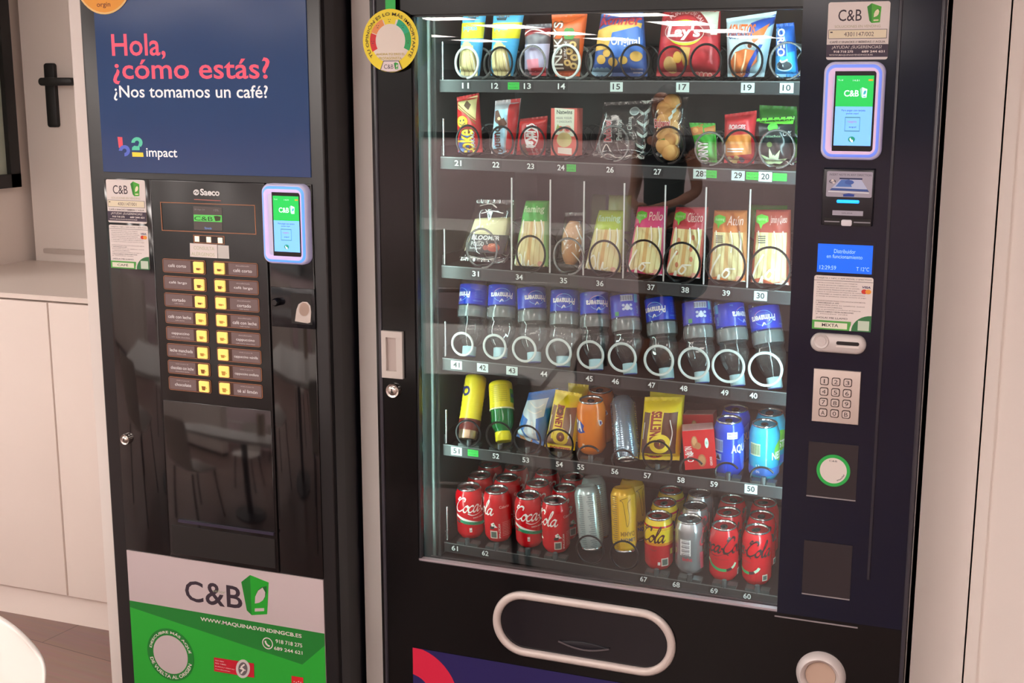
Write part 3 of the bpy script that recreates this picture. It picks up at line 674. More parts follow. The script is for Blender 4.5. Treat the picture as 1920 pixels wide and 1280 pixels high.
# poster at the bottom
Yp = -.003; x0, x1, z0, z1 = rect_px((238.5, 1032), (607, 1084.5), (612, 1275), (250, 1210)); z0 = .14
b = MB(); b.prism([(x0, z0), (x1, z0), (x1, z1), (x0, z1)], Yp, .002, M((206, 190, 192), .4))
A = Art(plane_q(Yp)); zz = (at(243, 1127.5, Yp).z+at(609.5, 1185.2, Yp).z)/2
A.poly([(x0, z0), (x1, z0), (x1, zz), (x0, zz)], GREEN, raw=True)
z2 = at(244, 1137.5, Yp).z; v = at(567, 1245.5, Yp); z3 = at(611, 1210, Yp).z
A.poly([(x0, zz), (x0, z2), (v.x, v.z), (x1, z3), (x1, zz)], DKGREEN, raw=True)
textpx(A, 'C', (346, 1086), (382, 1131), Yp, INK, bold=.012); textpx(A, '&', (384, 1090), (422, 1138), Yp, INK, bold=.012); textpx(A, 'B', (424, 1096), (455, 1142), Yp, INK, bold=.012)
textpx(A, 'señor', (399, 1104), (423, 1113), Yp, M((150, 160, 130), .5))
cl = [(452.5, 1090.5), (469, 1077.5), (504, 1091.5), (501, 1151), (472, 1152.8), (463, 1144)]
A.poly([cl[0], cl[1], cl[4], cl[5]], M((28, 132, 44), .42)); A.poly([cl[1], cl[2], cl[3], cl[4]], M((38, 170, 48), .42))
A.poly([(478, 1131), (478.5, 1119), (483, 1107), (490, 1100.5), (500, 1098), (500.5, 1110), (497, 1121), (488, 1128.5)], M((20, 104, 40), .45))
A.poly([(478, 1131), (478.8, 1118), (484, 1107), (492.5, 1101), (497.5, 1110), (497, 1118), (493, 1125), (486, 1129.5)], M((206, 190, 192), .4))
A.poly([(478, 1140), (495.5, 1139.5), (495.5, 1145), (478, 1146)], M((206, 190, 192), .4))
textpx(A, 'WWW.MAQUINASVENDINGCB.ES', (376, 1156), (566, 1197), Yp, PAPER, bold=.02)
textpx(A, '918 718 275', (517, 1197.5), (567, 1213.5), Yp, PAPER, bold=.012); textpx(A, '689 244 621', (514, 1211), (567.5, 1227), Yp, PAPER, bold=.012)
c_ = at(502, 1205.5, Yp); s_ = abs(at(512, 1205, Yp).x-at(502, 1205, Yp).x); qq = A.q; A.q = lambda x, y: (x, y)
A.ring(c_.x, c_.z, s_*.84, s_*1.0, PAPER); A.line([(c_.x-s_*.4, c_.z+s_*.4), (c_.x-s_*.3, c_.z-.02*s_), (c_.x+.05*s_, c_.z-s_*.35), (c_.x+s_*.4, c_.z-s_*.42)], s_*.3, PAPER)
c_ = at(320, 1226.7, Yp); s_ = (at(363.5, 1232, Yp).x-at(276.3, 1221, Yp).x)/2
A.ring(c_.x, c_.z, 0, s_, DKGREEN); A.ring(c_.x, c_.z, 0, s_*.735, M((206, 190, 192), .4))
A.arc('DESCUBRE MÁS AQUÍ', c_.x, c_.z, s_*.79, s_*.14, 170, 12, PAPER, bold=.02, asp=-1); A.arc('DE VUELTA AL ORIGEN', c_.x, c_.z, s_*.79, s_*.14, 195, 345, PAPER, bold=.02, asp=-1, inside=True)
A.q = qq
A.poly([(401.5, 1231.5), (476.5, 1243), (477, 1270), (402, 1257.5)], M((206, 30, 52), .45))
for t, a, c in (('ISO 9001', (404, 1236), (420, 1241)), ('ISO 14001', (404, 1241), (424, 1247)), ('BUREAU VERITAS', (404, 1247), (440, 1255.5)), ('Certification', (404, 1252), (432, 1259))): textpx(A, t, a, c, Yp, PAPER)
A.ell(456, 1253, 13.2, 17.5, M((214, 206, 204), .45)); A.ell(456, 1253.2, 8.6, 12.5, M((110, 100, 104), .45)); A.line([(452, 1262), (457, 1255), (453, 1250), (459, 1245)], 3, PAPER); A.line([(450, 1252), (461, 1256)], 2, PAPER)
A.poly([(547, 1266), (569, 1269.5), (569.5, 1300), (548, 1300)], M((224, 40, 46), .45)); 
for k in range(4): A.ell(552+k*4.2, 1277+(k % 2)*1.5, 1.1, 1.1, PAPER)
A.emit(b, on_plane(Yp)); b.build('poster', CM, recalc=False)

# ------------------------------------------------------------------ snack machine
SM = empty('snack_vending_machine', (-.65, .4, 0), 'wide black vending machine with a glass front full of snacks, bottles and cans', 'vending machine')
sx0, sx1 = -1.182, -0.1145
gx0, gx1, gz0, gz1 = -1.0945, -.350, .632, 1.738
ZTOP = 1.885
FR = M((9, 15, 38), .13, spec=.45, name='door_navy_reflection'); INN = M((30, 32, 33), .5, name='inner_lining'); INW = M((76, 86, 86), .35, name='inner_side')  # right column: bluish reflection put into the navy base colour
b = MB()
for a in ((sx0+.004, sx0+.03, .05, .84, .05, ZTOP-.02), (sx1-.03, sx1-.004, .05, .84, .05, ZTOP-.02), (sx0+.03, sx1-.03, .05, .84, ZTOP-.05, ZTOP-.02), (sx0+.03, sx1-.03, .05, .84, .05, .09), (sx0+.03, sx1-.03, .8, .84, .09, ZTOP-.05)): b.box(*a, MATTE)
b.box(sx0+.06, sx1-.06, .1, .8, 0, .05, MATTE); b.build('cabinet', SM)
b = MB(); b.box(-1.125, -1.11, .031, .62, .58, 1.80, INW); b.box(-.345, -.33, .031, .62, .58, 1.80, INW)
b.box(-1.11, -.345, .60, .62, .58, 1.80, INN); b.box(-1.11, -.345, .031, .60, 1.785, 1.80, INN); b.box(-1.11, -.345, .031, .60, .575, .59, MATTE); b.build('liner', SM)
# door: a frame with the window opening, three glossy rims
b = MB()
def frame4(b, X0, X1, Z0, Z1, x0, x1, z0, z1, y0, y1, mat):
    for a in ((X0, x0, Z0, Z1), (x1, X1, Z0, Z1), (x0, x1, z1, Z1), (x0, x1, Z0, z0)): b.box(a[0], a[1], y0, y1, a[2], a[3], mat)
FB = M((11, 10, 12), .15, spec=.4, name='door_black_neutral')
for a in ((sx0, gx0, .1, ZTOP), (gx0, gx1, gz1, ZTOP), (gx0, sx1, .1, gz0)): b.box(a[0], a[1], 0, .03, a[2], a[3], FB)
b.box(gx1, sx1, 0, .03, gz0, ZTOP, FR)
sdoor = b.build('door', SM)
b = MB()
for xx, y in ((sx0+.010, -.004), (sx1-.0055, -.004)):
    b.prism([(xx-.004, .1), (xx+.004, .1), (xx+.004, ZTOP), (xx-.004, ZTOP)], y, 0.0, M((60, 58, 66), .18), .003)
b.prism([(sx0, .1), (sx1, .1), (sx1, .106), (sx0, .106)], -.004, 0, M((40, 38, 44), .2)); b.build('edge_trim', sdoor)
b = MB()
xr = (at(1690, 20).x+at(1655, 600).x)/2
b.prism([(xr-.003, .72), (xr+.003, .72), (xr+.003, ZTOP), (xr-.003, ZTOP)], -.0025, 0, M((52, 50, 60), .2), .002); b.build('seam_rib', sdoor)
b = MB(); a = at(1450, 1151.5); c = at(1608, 1178.5); zz = (a.z+c.z)/2
b.box(gx1-.004, c.x, -.0015, 0.0005, zz-.0012, zz+.0012, M((150, 140, 144), .3)); b.build('door_seam', sdoor)
# window: pane, pale lower sill, gasket
b = MB(); b.box(gx0-.004, gx1+.004, .018, .024, gz0-.004, gz1+.004, clear('window_glass', (.97, .985, .98), base=.078, edge=.6, rough=.0, power=5)); b.build('window_pane', sdoor)
b = MB(); b.box(gx0, gx1, .004, .018, gz0-.003, gz0+.004, M((176, 160, 166), .35)); b.box(gx0, gx0+.004, .006, .018, gz0, gz1, M((58, 60, 64), .3)); b.box(gx0, gx1, .006, .018, gz1-.004, gz1+.006, M((30, 30, 34), .3)); b.build('window_sill', sdoor)
b = MB()
for k in range(3): b.box(-1.10, -.352, .034+k*.02, .040+k*.02, .590, .604+.006*k, M((58, 46, 46), .3))
b.build('lower_rail', SM)
LED = emission('led_strip', (.72, 1.0, .92), LED_W*.8); LEDR = emission('led_strip_cool', (.6, .95, 1.0), LED_W*1.2)
for x0, x1, y0, m in ((-1.1096, -1.1018, .0305, LED), (-.3520, -.3455, .0305, LEDR)):
    b = MB(); b.box(x0, x1, y0, y0+.006, .66, 1.74, m); b.build('led_strip', SM)
b = MB(); b.box(-1.09, -.36, .031, .038, 1.752, 1.762, emission('led_strip_added', (.85, 1, .95), LED_W*.6)); b.build('led_strip', SM)  # top strip added to brighten the shelves, besides the side strips
# left inner guide rails with clips
b = MB()
for yy in (.09, .115): b.tube([(-1.098, yy, .6), (-1.098, yy, 1.76)], .004, M((84, 94, 92), .5, .3), 8)
b.build('guide_rail', SM)

# ---- trays
ROWS = [dict(z=1.615, zn=1.603, s=.016), dict(z=1.457, zn=1.444, s=.016), dict(z=1.232, zn=1.219, s=.017), dict(z=1.037, zn=1.023, s=.017), dict(z=.846, zn=.835, s=.016), dict(z=.627, zn=.614, s=.014)]
TX0, TX1, TYF = -1.089, -.362, .120
STRIP = M((46, 48, 50), .4, name='tray_strip'); TRAYM = M((24, 25, 27), .4, name='tray_metal'); TAGD = M((30, 31, 33), .4); TAGW = M((206, 226, 222), .4); TAGG = M((44, 200, 70), .4)
COILD = M((36, 36, 38), .3, .5, name='coil_dark'); COILW = M((206, 214, 210), .35, name='coil_white'); COILS = M((150, 156, 156), .25, .8, name='coil_steel')
DTX = M((228, 238, 236), .5)
NUM = [  # per row: (number, px, py, style: d dark, w white card)
 [('11', 873, 161, 'd'), ('12', 928, 161, 'd'), ('13', 989, 162, 'd'), ('14', 1053, 163, 'd'), ('15', 1156, 164, 'w'), ('17', 1280, 165, 'w'), ('19', 1402, 165, 'w'), ('10', 1475, 165, 'w')],
 [('21', 859, 306, 'd'), ('22', 930, 310, 'd'), ('23', 995, 313, 'd'), ('24', 1052, 316, 'd'), ('26', 1144, 319, 'd'), ('27', 1233, 323, 'd'), ('28', 1312, 326, 'w'), ('29', 1384, 329, 'w'), ('20', 1435, 331, 'w')],
 [('31', 892, 513, 'd'), ('34', 974, 520, 'd'), ('35', 1057, 527, 'd'), ('36', 1125, 532, 'd'), ('37', 1221, 539, 'd'), ('38', 1285, 544, 'd'), ('39', 1362, 549, 'd'), ('30', 1426, 555, 'w')],
 [('41', 856, 684, 'w'), ('42', 905, 688, 'w'), ('43', 960, 694, 'w'), ('44', 1020, 702, 'd'), ('45', 1105, 710, 'd'), ('46', 1154, 716, 'd'), ('47', 1222, 722, 'd'), ('48', 1282, 729, 'd'), ('49', 1359, 736, 'd'), ('40', 1413, 742, 'd')],
 [('51', 856, 845, 'w'), ('52', 930, 854, 'd'), ('53', 986, 861, 'd'), ('54', 1049, 870, 'd'), ('55', 1089, 876, 'd'), ('56', 1153, 885, 'd'), ('57', 1214, 892, 'd'), ('58', 1277, 900, 'd'), ('59', 1339, 909, 'd'), ('50', 1408, 917, 'w')],
 [('61', 853, 1028, 'd'), ('62', 910, 1037, 'd'), ('67', 1207, 1086, 'd'), ('68', 1268, 1096, 'd'), ('69', 1339, 1107, 'd'), ('60', 1401, 1117, 'd')]]
# coil per slot: centre px, radius in metres, material
LOOP = [
 [(875, .030, COILW), (938, .030, COILD), (998, .031, COILS), (1061, .032, COILW), (1124, .032, COILD), (1190, .032, COILD), (1259, .030, COILD), (1322, .032, COILD), (1397, .033, COILD), (1474, .033, COILS)],
 [(877, .030, COILD), (940, .030, COILD), (998, .031, COILD), (1058, .031, COILD), (1150, .034, COILS), (1252, .035, COILD), (1330, .031, COILS), (1386, .034, COILD), (1455, .035, COILS)],
 [(912, .040, COILS), (1003, .036, COILD), (1073, .036, COILS), (1140, .036, COILD), (1213, .039, COILD), (1283, .039, COILD), (1364, .040, COILD), (1446, .040, COILD)],
 [(872, .0235, COILW), (932, .0245, COILW), (987, .025, COILW), (1051, .026, COILW), (1110, .027, COILW), (1169, .028, COILW), (1237, .029, COILW), (1302, .030, COILW), (1366, .031, COILW), (1435, .032, COILW)],
 [(880, .028, COILD), (938, .030, COILD), (990, .030, COILD), (1050, .030, COILD), (1108, .026, COILD), (1172, .026, COILD), (1233, .030, COILD), (1300, .028, COILD), (1366, .028, COILD), (1432, .028, COILD)],
 [(877, .022, COILD), (931, .022, COILD), (990, .022, COILD), (1041, .022, COILD), (1108, .030, COILD), (1172, .030, COILD), (1231, .022, COILD), (1293, .022, COILD), (1358, .022, COILD), (1420, .022, COILD)]]
ROWY = [150, 298, 505, 690, 838, 1040]
SLOTX = []
SLANT = [-.006, -.019, -.020, -.019, -.019, -.025]; TILT = math.radians(6.5); TT = [0, 0, 0, 0, math.tan(TILT), math.tan(TILT)]
def lay(b, ri):
    b.v = [(x, y, z+SLANT[ri]*(x+.72)+TT[ri]*max(0, y-TYF-.004)) for x, y, z in b.v]; return b
def row_of(z): return min(range(6), key=lambda k: abs(ROWS[k]['z']-z))
for ri, R in enumerate(ROWS):
    b = MB(); z = R['z']
    lo = (0, 0, 0, .012, .011, .012)[ri]; b.box(TX0, TX1, TYF+.004, .56, z-.004-lo, z-.001-lo, TRAYM); b.box(TX0, TX0+.003, TYF+.004, .56, z-.012, z+.02, TRAYM); b.box(TX1-.003, TX1, TYF+.004, .56, z-.012, z+.02, TRAYM)
    zl = R['zn']; b.box(TX0, TX1, TYF, TYF+.004, zl-R['s']*.8, zl+R['s']*.7, STRIP); b.box(TX0, TX1, TYF-.001, TYF, zl+R['s']*.62, zl+R['s']*.72, M((110, 116, 116), .3))
    b.tube([(TX0+.004, TYF+.008, z), (TX0+.004, TYF+.008, z+.075)], .0022, M((210, 216, 216), .25, .8)); tray = lay(b, ri).build('tray', SM)
    xs = []
    for px, r, m in LOOP[ri]:
        can_slot = ri == 5 and r < .025
        py = ROWY[ri]+(px-870)*(.004, .04, .08, .1, .1, .12)[ri]
        xc = at(px, py, .125).x; xs.append(xc); pts = []
        low = ri == 5 and r < .025 or (ri == 4 and px > 1080 and px not in (1233,))
        y0 = .113 if low else (.126, .126, .100, .112, .120, .118)[ri]; pit = (.076, .062, .08, .088, .07, .07)[ri]; turns = 1 if low or ri >= 3 else 5
        if low: pts = [(xc-.024, .126, z+.001), (xc-.024, y0, z+.014)]+[(xc+.024*math.cos(a), y0, z+.018+.020*math.sin(a)) for a in [PI-PI*.82*k/12 for k in range(13)]]
        for k in range(0 if low else turns*30+1):
            a = -PI/2+2*PI*k/30; f = k/30-int(k/30); st = max(0.0, (f-.93)/.07) if ri < 3 else 0.0
            if low: a += .5
            pts.append((xc+r*math.cos(a)*(.82+.12*(px-870)/600 if ri < 3 else .98), y0+(pit*(int(k/30)+st) if ri < 3 else 0), z+(.010 if ri == 3 else .003)+r+r*math.sin(a)))
        if can_slot: continue
        b = MB(); b.tube(pts, .0027 if m in (COILW,) else .0022, m, 6); lay(b, ri).build('spiral', tray)
    SLOTX.append(xs)
    for n, px, py, st in NUM[ri]:
        p = at(px, py, TYF); hw = .0075; hh = .0056
        b = MB(); A = Art(); y = TYF-.0006
        if st == 'w': b.box(p.x-.0125, p.x+.0125, y, TYF, zl-.0095, zl+.0085, TAGW)
        else: b.box(p.x-.0115, p.x+.0115, y, TYF, zl-.0085, zl+.0085, TAGD)
        A.text(n, p.x-hw, zl+hh, p.x+hw, zl-hh, M((26, 34, 36), .5) if st == 'w' else DTX, bold=.018)
        A.emit(b, on_plane(y)); lay(b, ri).build('number_tag', tray, recalc=False)
    for px, py, ww in {0: [(963, 163, .024)], 1: [(1069, 318, .024), (1331, 327, .026), (1412, 331, .026), (1462, 333, .026)], 4: [(887, 849, .024)]}.get(ri, []):
        p = at(px, py, TYF); b = MB(); A = Art(); y = TYF-.0005
        b.box(p.x-ww/2, p.x+ww/2, y, TYF, zl-.007, zl+.007, TAGG); A.text('PRODUCTO', p.x-ww*.42, zl+.005, p.x+ww*.42, zl+.001, M((20, 70, 30), .5)); A.text('SALUDABLE', p.x-ww*.42, zl-.001, p.x+ww*.42, zl-.005, M((20, 70, 30), .5))
        A.emit(b, on_plane(y)); lay(b, ri).build('health_tag', tray, recalc=False)
    if ri == 2:
        for px in (960, 1031.5, 1094, 1168.5, 1244.5, 1320, 1402, 1487):
            p = at(px, 515, .125); b = MB(); b.box(p.x-.001, p.x+.001, .124, .27, z, z+.185, ACRYL); b.box(p.x-.0013, p.x+.0013, .122, .1245, z, z+.187, M((214, 214, 212), .3)); lay(b, ri).build('divider', tray)
    if ri >= 4:
        for xc, sl in zip(xs, LOOP[ri]):
            if sl[0] in (1300,) or (ri == 4 and sl[0] == 1172) or (ri == 5 and sl[1] > .025): continue
            b = MB(); b.box(xc-.024, xc-.006, TYF+.001, TYF+.02, zl+R['s']*.7, zl+R['s']*.7+.006, M((54, 62, 62), .3)); b.box(xc+.006, xc+.024, TYF+.001, TYF+.02, zl+R['s']*.7, zl+R['s']*.7+.006, M((54, 62, 62), .3)); b.lathe([(.005, -.004), (.006, .0), (.005, .012)], M((70, 78, 80), .25), 12, (xc, TYF+.004, zl+R['s']*.9)); lay(b, ri).build('stop_clip', tray)

# ---- right-hand column of fittings
sticker('service_sticker', ((1554, 5), (1671, 1.5), (1663, 113), (1548.5, 110.5)), info_sticker, '4301147/002', SM, -.0008)
reader(((1549, 115), (1662.5, 116.5), (1652, 300.5), (1539.5, 297)), ((1567, 132), (1643.5, 134.5), (1635.5, 285.5), (1558.5, 281.5)), SM, -.001, M((140, 170, 255), .35, emit=.55, ecol=(90, 120, 255)), M((232, 208, 236), .35, emit=.25, ecol=(220, 180, 240)))
x0, x1, z0, z1 = rect_px((1546, 314), (1643, 317), (1635, 424), (1539, 420)); Y = -.004
b = MB(); b.prism([(x0, z0), (x1, z0), (x1, z1), (x0, z1)], Y-.006, 0, M((28, 28, 36), .3), .003); bill = b.build('bill_acceptor', SM); Y -= .006
q = frame_q((1551, 320), (1637.5, 323), (1633.5, 371), (1548.5, 368), Y); A = Art(q)
A.poly(rrect(0, 1, 0, 1, .04, 3), M((176, 172, 188), .4)); A.text('INSERT NOTE IN ANY DIRECTION', .06, .09, .97, .17, M((70, 66, 84), .5))
A.rect(.28, .25, .78, .31, M((30, 44, 92), .4)); A.poly([(.3, .31), (.76, .31), (.9, .68), (.12, .66)], M((196, 206, 236), .4)); A.poly([(.32, .33), (.5, .31), (.56, .6), (.2, .6)], M((86, 128, 206), .4)); A.ell(.5, .42, .1, .09, M((70, 104, 186), .4))
A.poly([(.12, .66), (.9, .68), (.94, .77), (.08, .74)], M((60, 90, 160), .4)); A.poly([(.05, .77), (.93, .8), (.95, .84), (.04, .81)], M((236, 240, 246), .4))
A.poly([(.33, .9), (.5, .85), (.67, .9), (.62, .9), (.62, .98), (.38, .98), (.38, .9)], M((40, 70, 160), .4)); A.ring(.13, .4, .05, .075, M((90, 86, 100), .5)); A.ell(.13, .36, .03, .04, PAPER); A.ell(.16, .45, .03, .03, PAPER)
b = MB(); A.emit(b, on_plane(Y)); b.build('note_label', bill, recalc=False)
a, c = at(1569, 374, Y), at(1611, 381.5, Y); b = MB(); b.prism(rrect(a.x, c.x, c.z, a.z, .002), Y-.002, Y, M((40, 180, 250), .3, emit=1.6, ecol=(20, 150, 250)), .001); b.build('guide_light', bill)
a, c = at(1561, 394, Y), at(1618, 405, Y); b = MB(); b.prism([(a.x, c.z), (c.x, c.z), (c.x, a.z), (a.x, a.z)], Y-.0008, Y, M((176, 172, 188), .4)); A = Art(); A.text('SALIDA', a.x+(c.x-a.x)*.3, a.z-.003, c.x-(c.x-a.x)*.34, c.z+.003, M((90, 86, 100), .5)); A.emit(b, on_plane(Y-.0008)); b.build('exit_label', bill, recalc=False)
a, c = at(1546, 412, Y), at(1632, 420, Y); zm = (a.z+c.z)/2; b = MB(); b.box(a.x, c.x, Y-.0012, Y, zm-.006, zm+.006, M((6, 6, 8), .3)); e = at(1587.5, 417, Y); b.prism(rrect(e.x-.009, e.x+.009, e.z-.006, e.z+.005, .003), Y-.004, Y, M((232, 228, 236), .3), .001); b.box(a.x, e.x-.012, Y-.0022, Y-.0012, zm-.001, zm+.001, M((150, 148, 158), .3)); b.box(e.x+.012, c.x, Y-.0022, Y-.0012, zm-.001, zm+.001, M((150, 148, 158), .3)); b.build('note_slot', bill)
# blue text screen
x0, x1, z0, z1 = rect_px((1534, 456), (1639, 460.5), (1633, 514), (1532, 509)); Y = -.002
b = MB(); b.box(x0-.004, x1+.004, Y+.0006, 0, z0-.004, z1+.006, M((12, 12, 30), .15)); b.box(x0, x1, Y, Y+.0006, z0, z1, M((20, 100, 226), .25, emit=.55, ecol=(10, 104, 250)))
q = lambda u, v: (x0+(x1-x0)*u, z1+(z0-z1)*v); A = Art(q); LT = M((150, 205, 255), .4, emit=.6)
for t, bx in (('Distribuidor', (.30, .17, .69, .31)), ('en funcionamiento', (.17, .36, .82, .49)), ('12:29:59', (.05, .76, .35, .9)), ('T 12°C', (.72, .76, .95, .9))): A.text(t, *bx, LT)
A.emit(b, on_plane(Y)); b.build('text_screen', SM, recalc=False)
sticker('payment_sticker', ((1527.5, 515), (1639, 521), (1631.5, 622), (1522, 616)), help_sticker, 'MIXTA', SM, -.0008)
# coin slot plate
x0, x1, z0, z1 = rect_px((1521, 623), (1625, 628), (1624, 663), (1520, 658)); Y = -.012; r = (z1-z0)/2
b = MB(); b.prism(rrect(x0, x1, z0, z1, r*.98, 8), Y, 0, SILVER, .006); coin = b.build('coin_slot_plate', SM)
e = at(1540, 639.5, Y); b = MB(); b.lathe([(0, -.003), (.0085, -.003), (.0088, -.0015), (.0125, -.003), (.0135, 0)], SILVER, 24, e, ax='y'); b.build('return_knob', coin)
a, c = at(1568, 641, Y), at(1611, 647, Y); zm = (a.z+c.z)/2; b = MB(); b.prism(rrect(a.x, c.x, zm-.0032, zm+.0032, .003), Y-.0006, Y, M((20, 16, 18), .4)); b.box(a.x, c.x, Y-.0022, Y, zm-.0075, zm-.004, PAPER); b.build('coin_slot', coin)
# keypad
x0, x1, z0, z1 = rect_px((1527.5, 690), (1615, 696.5), (1609, 796.5), (1521.5, 787)); Y = -.005
b = MB(); b.prism([(x0, z0), (x1, z0), (x1, z1), (x0, z1)], Y, 0, M((214, 198, 190), .38, .2), .0015); kp = b.build('keypad', SM)
for i, ch in enumerate('123456789A0B'):
    r_, c_ = divmod(i, 3); u = .24+.248*c_; v = .215+.2*r_
    kx = x0+(x1-x0)*u; kz = z1+(z0-z1)*v; hw = (x1-x0)*.092; hh = (z1-z0)*.078
    b = MB(); b.prism(rrect(kx-hw, kx+hw, kz-hh, kz+hh, .0035, 4), Y-.0008, Y, M((52, 36, 32), .4)); b.prism(rrect(kx-hw*.84, kx+hw*.84, kz-hh*.82, kz+hh*.82, .003, 4), Y-.0022, Y-.0008, M((218, 204, 198), .36, .2), .0006)
    A = Art(); t = .13 if ch == '1' else .42; A.text(ch, kx-hw*t, kz+hh*.5, kx+hw*t, kz-hh*.5, M((60, 46, 44), .5)); A.emit(b, on_plane(Y-.0022)); b.build('key', kp, recalc=False)
# cover plates, round sticker
for cs in (((1517, 827), (1610, 835), (1604, 939), (1512, 929)), ((1508, 1011), (1598.5, 1023), (1593, 1125), (1503.5, 1111.5))):
    x0, x1, z0, z1 = rect_px(*cs); b = MB(); b.prism([(x0, z0), (x1, z0), (x1, z1), (x0, z1)], -.0012, 0, M((44, 38, 42), .32)); b.box(x0, x1, -.003, -.0012, z0, z0+.002, M((150, 142, 146), .3)); b.build('cover_plate', SM)
p = at(1562.5, 882, -.0015); r = (at(1594, 886, -.0015).x-at(1531, 878, -.0015).x)/2; A = Art()
A.ring(p.x, p.z, 0, r*.80, M((226, 216, 210), .45)); A.text('C&B', p.x-.008, p.z+r*.66, p.x+.006, p.z+r*.55, INK); A.arc('WhatsApp', p.x, p.z, r*.60, r*.13, 290, 345, INK, bold=.02, asp=-1, inside=True)
deco('round_sticker', A, -.0015, SM, (circ(p.x, p.z, r, 48), M((40, 176, 78), .42)))
# handle recess, locks
x0, x1, z0, z1 = rect_px((718, 618), (758, 622), (757, 709), (719, 706)); Y = -.008
ix0, ix1, iz0, iz1 = rect_px((723.5, 632), (742.5, 634), (742.5, 696), (723.5, 695), Y)
b = MB(); frame4(b, x0, x1, z0, z1, ix0, ix1, iz0, iz1, Y, 0, M((208, 200, 194), .4, .1)); b.box(ix0, ix1, -.001, 0, iz0, iz1, M((190, 176, 170), .45)); b.build('door_handle', SM)
keylock(738.5, 731, .0155, SM, 0.0)
p = at(1539, 1264, 0); r = (at(1586, 1266).x-at(1492, 1260).x)/2
b = MB(); b.lathe([(r*.62, -.004), (r*.64, -.012), (r*.78, -.018), (r*.92, -.014), (r, 0)], M((214, 204, 202), .35, .1), 40, p, ax='y'); rl = b.build('round_lock', SM)
b = MB(); b.lathe([(0, -.006), (r*.6, -.006), (r*.64, 0)], M((196, 168, 150), .4), 32, p, ax='y'); b.build('lock_core', rl)
# delivery bin with its pale oval rim
x0 = at(927, 1162).x; x1 = at(1266.5, 1214).x; z1 = (at(979, 1107).z+at(1208, 1142.5).z)/2; z0 = (at(985, 1225.5).z+at(1214, 1266).z)/2; r = (z1-z0)/2
P = rrect(x0+.007, x1-.007, z0+.007, z1-.007, r-.0075, 12)
b = MB(); b.tube([(x, -.004, z) for x, z in P], .0085, M((214, 200, 194), .35, .1, name='bin_rim'), 10, True); rim = b.build('delivery_rim', SM)
b = MB(); b.prism(rrect(x0+.012, x1-.012, z0+.012, z1-.012, r-.013, 12), -.001, .004, M((30, 27, 32), .12)); flap = b.build('delivery_flap', SM)
a, c = at(1048, 1203), at(1143, 1220); zm = (a.z+c.z)/2+.004
b = MB(); Pn = [(a.x+(c.x-a.x)*k/12, zm-.010*math.sin(PI*k/12)) for k in range(13)]; Pu = [(a.x+(c.x-a.x)*k/12, zm+.006*math.sin(PI*k/12)) for k in range(12, -1, -1)]
b.prism(Pn+Pu[1:-1], -.0035, -.001, M((24, 24, 32), .3), .001); b.tube([(x, -.004, z) for x, z in Pn], .0018, M((96, 88, 92), .3), 6); b.build('flap_grip', flap)
# decal at the bottom: navy field with a red ring
Yp = -.0008; za = (at(775, 1214.6).z+at(1000, 1250).z)/2; xl = at(774.5, 1230).x; A = Art()
p = at(771, 1301); Ro = p.z*0+(at(854, 1280).x-p.x)*1.0; Ro = math.hypot(at(853, 1280).x-p.x, at(853, 1280).z-p.z)
ri_ = math.hypot(at(799, 1280).x-p.x, at(799, 1280).z-p.z)
nt = [(math.sin(t)*Ro, math.cos(t)*Ro) for t in [k*PI/24 for k in range(25)]]
A.poly([(xl, p.z+ri_)]+[(xl, min(za, p.z+Ro))]+[(p.x+dx, min(za, p.z+dz)) for dx, dz in nt if p.x+dx > xl]+[(xl, p.z-Ro), (xl, p.z-ri_)]+[(p.x+math.sin(t)*ri_, p.z+math.cos(t)*ri_) for t in [PI-k*PI/16 for k in range(17)] if p.x+math.sin(t)*ri_ > xl], M((222, 38, 72), .4))
deco('bottom_decal', A, Yp, SM, ([(xl, .13), (gx1+.12, .13), (gx1+.12, za), (xl, za)], M((40, 32, 92), .4)))
# round yellow opinion sticker on its green strap
Y = -.012; p = at(732.3, 76.3, Y); r = (at(787, 78, Y).x-at(677.5, 76, Y).x)/2; rz = (at(733, 20, Y).z-at(733, 133, Y).z)/2; r = (r+rz)/2
a, c = at(722.5, 30, Y), at(741, 30, Y); b = MB(); b.box(a.x, c.x, Y+.001, Y+.0025, p.z+r*.8, ZTOP, M((38, 190, 80), .45)); b.box(a.x, c.x, Y+.0025, 0, ZTOP-.01, ZTOP, M((38, 190, 80), .45)); strap = b.build('strap', SM)
A = Art(); cz = p.z; cx = p.x; A.ring(cx, cz, 0, r*.70, M((238, 226, 214), .45))
for a0, a1, col in ((160, 208, (222, 40, 44)), (113, 158, (240, 150, 84)), (72, 110, (246, 222, 40)), (20, 66, (20, 180, 130)), (-26, 22, (24, 170, 90))): A.ring(cx, cz, r*.53, r*.74, M(col, .45), a0, a1, asp=-1)
for a0 in (135, 92, 44, 184, -4):
    ex, ez = cx+r*.635*math.cos(math.radians(a0)), cz+r*.635*math.sin(math.radians(a0))
    for s in (-1, 1): A.ring(ex+s*r*.035, ez+r*.03, 0, r*.014, INK, n=10)
    A.line([(ex-r*.03, ez-r*.045), (ex, ez-r*.03), (ex+r*.03, ez-r*.045)], r*.016, INK)
A.arc('TU OPINIÓN ES LO MÁS IMPORTANTE', cx, cz, r*.79, r*.13, 218, -38, M((60, 46, 20), .5), bold=.006, asp=-1)
YT = M((204, 180, 30), .5); A.text('AHORA TÚ ERES EL', cx-r*.52, cz-r*.37, cx+r*.52, cz-r*.46, YT); A.text('PROTAGONISTA', cx-r*.42, cz-r*.51, cx+r*.40, cz-r*.60, YT)
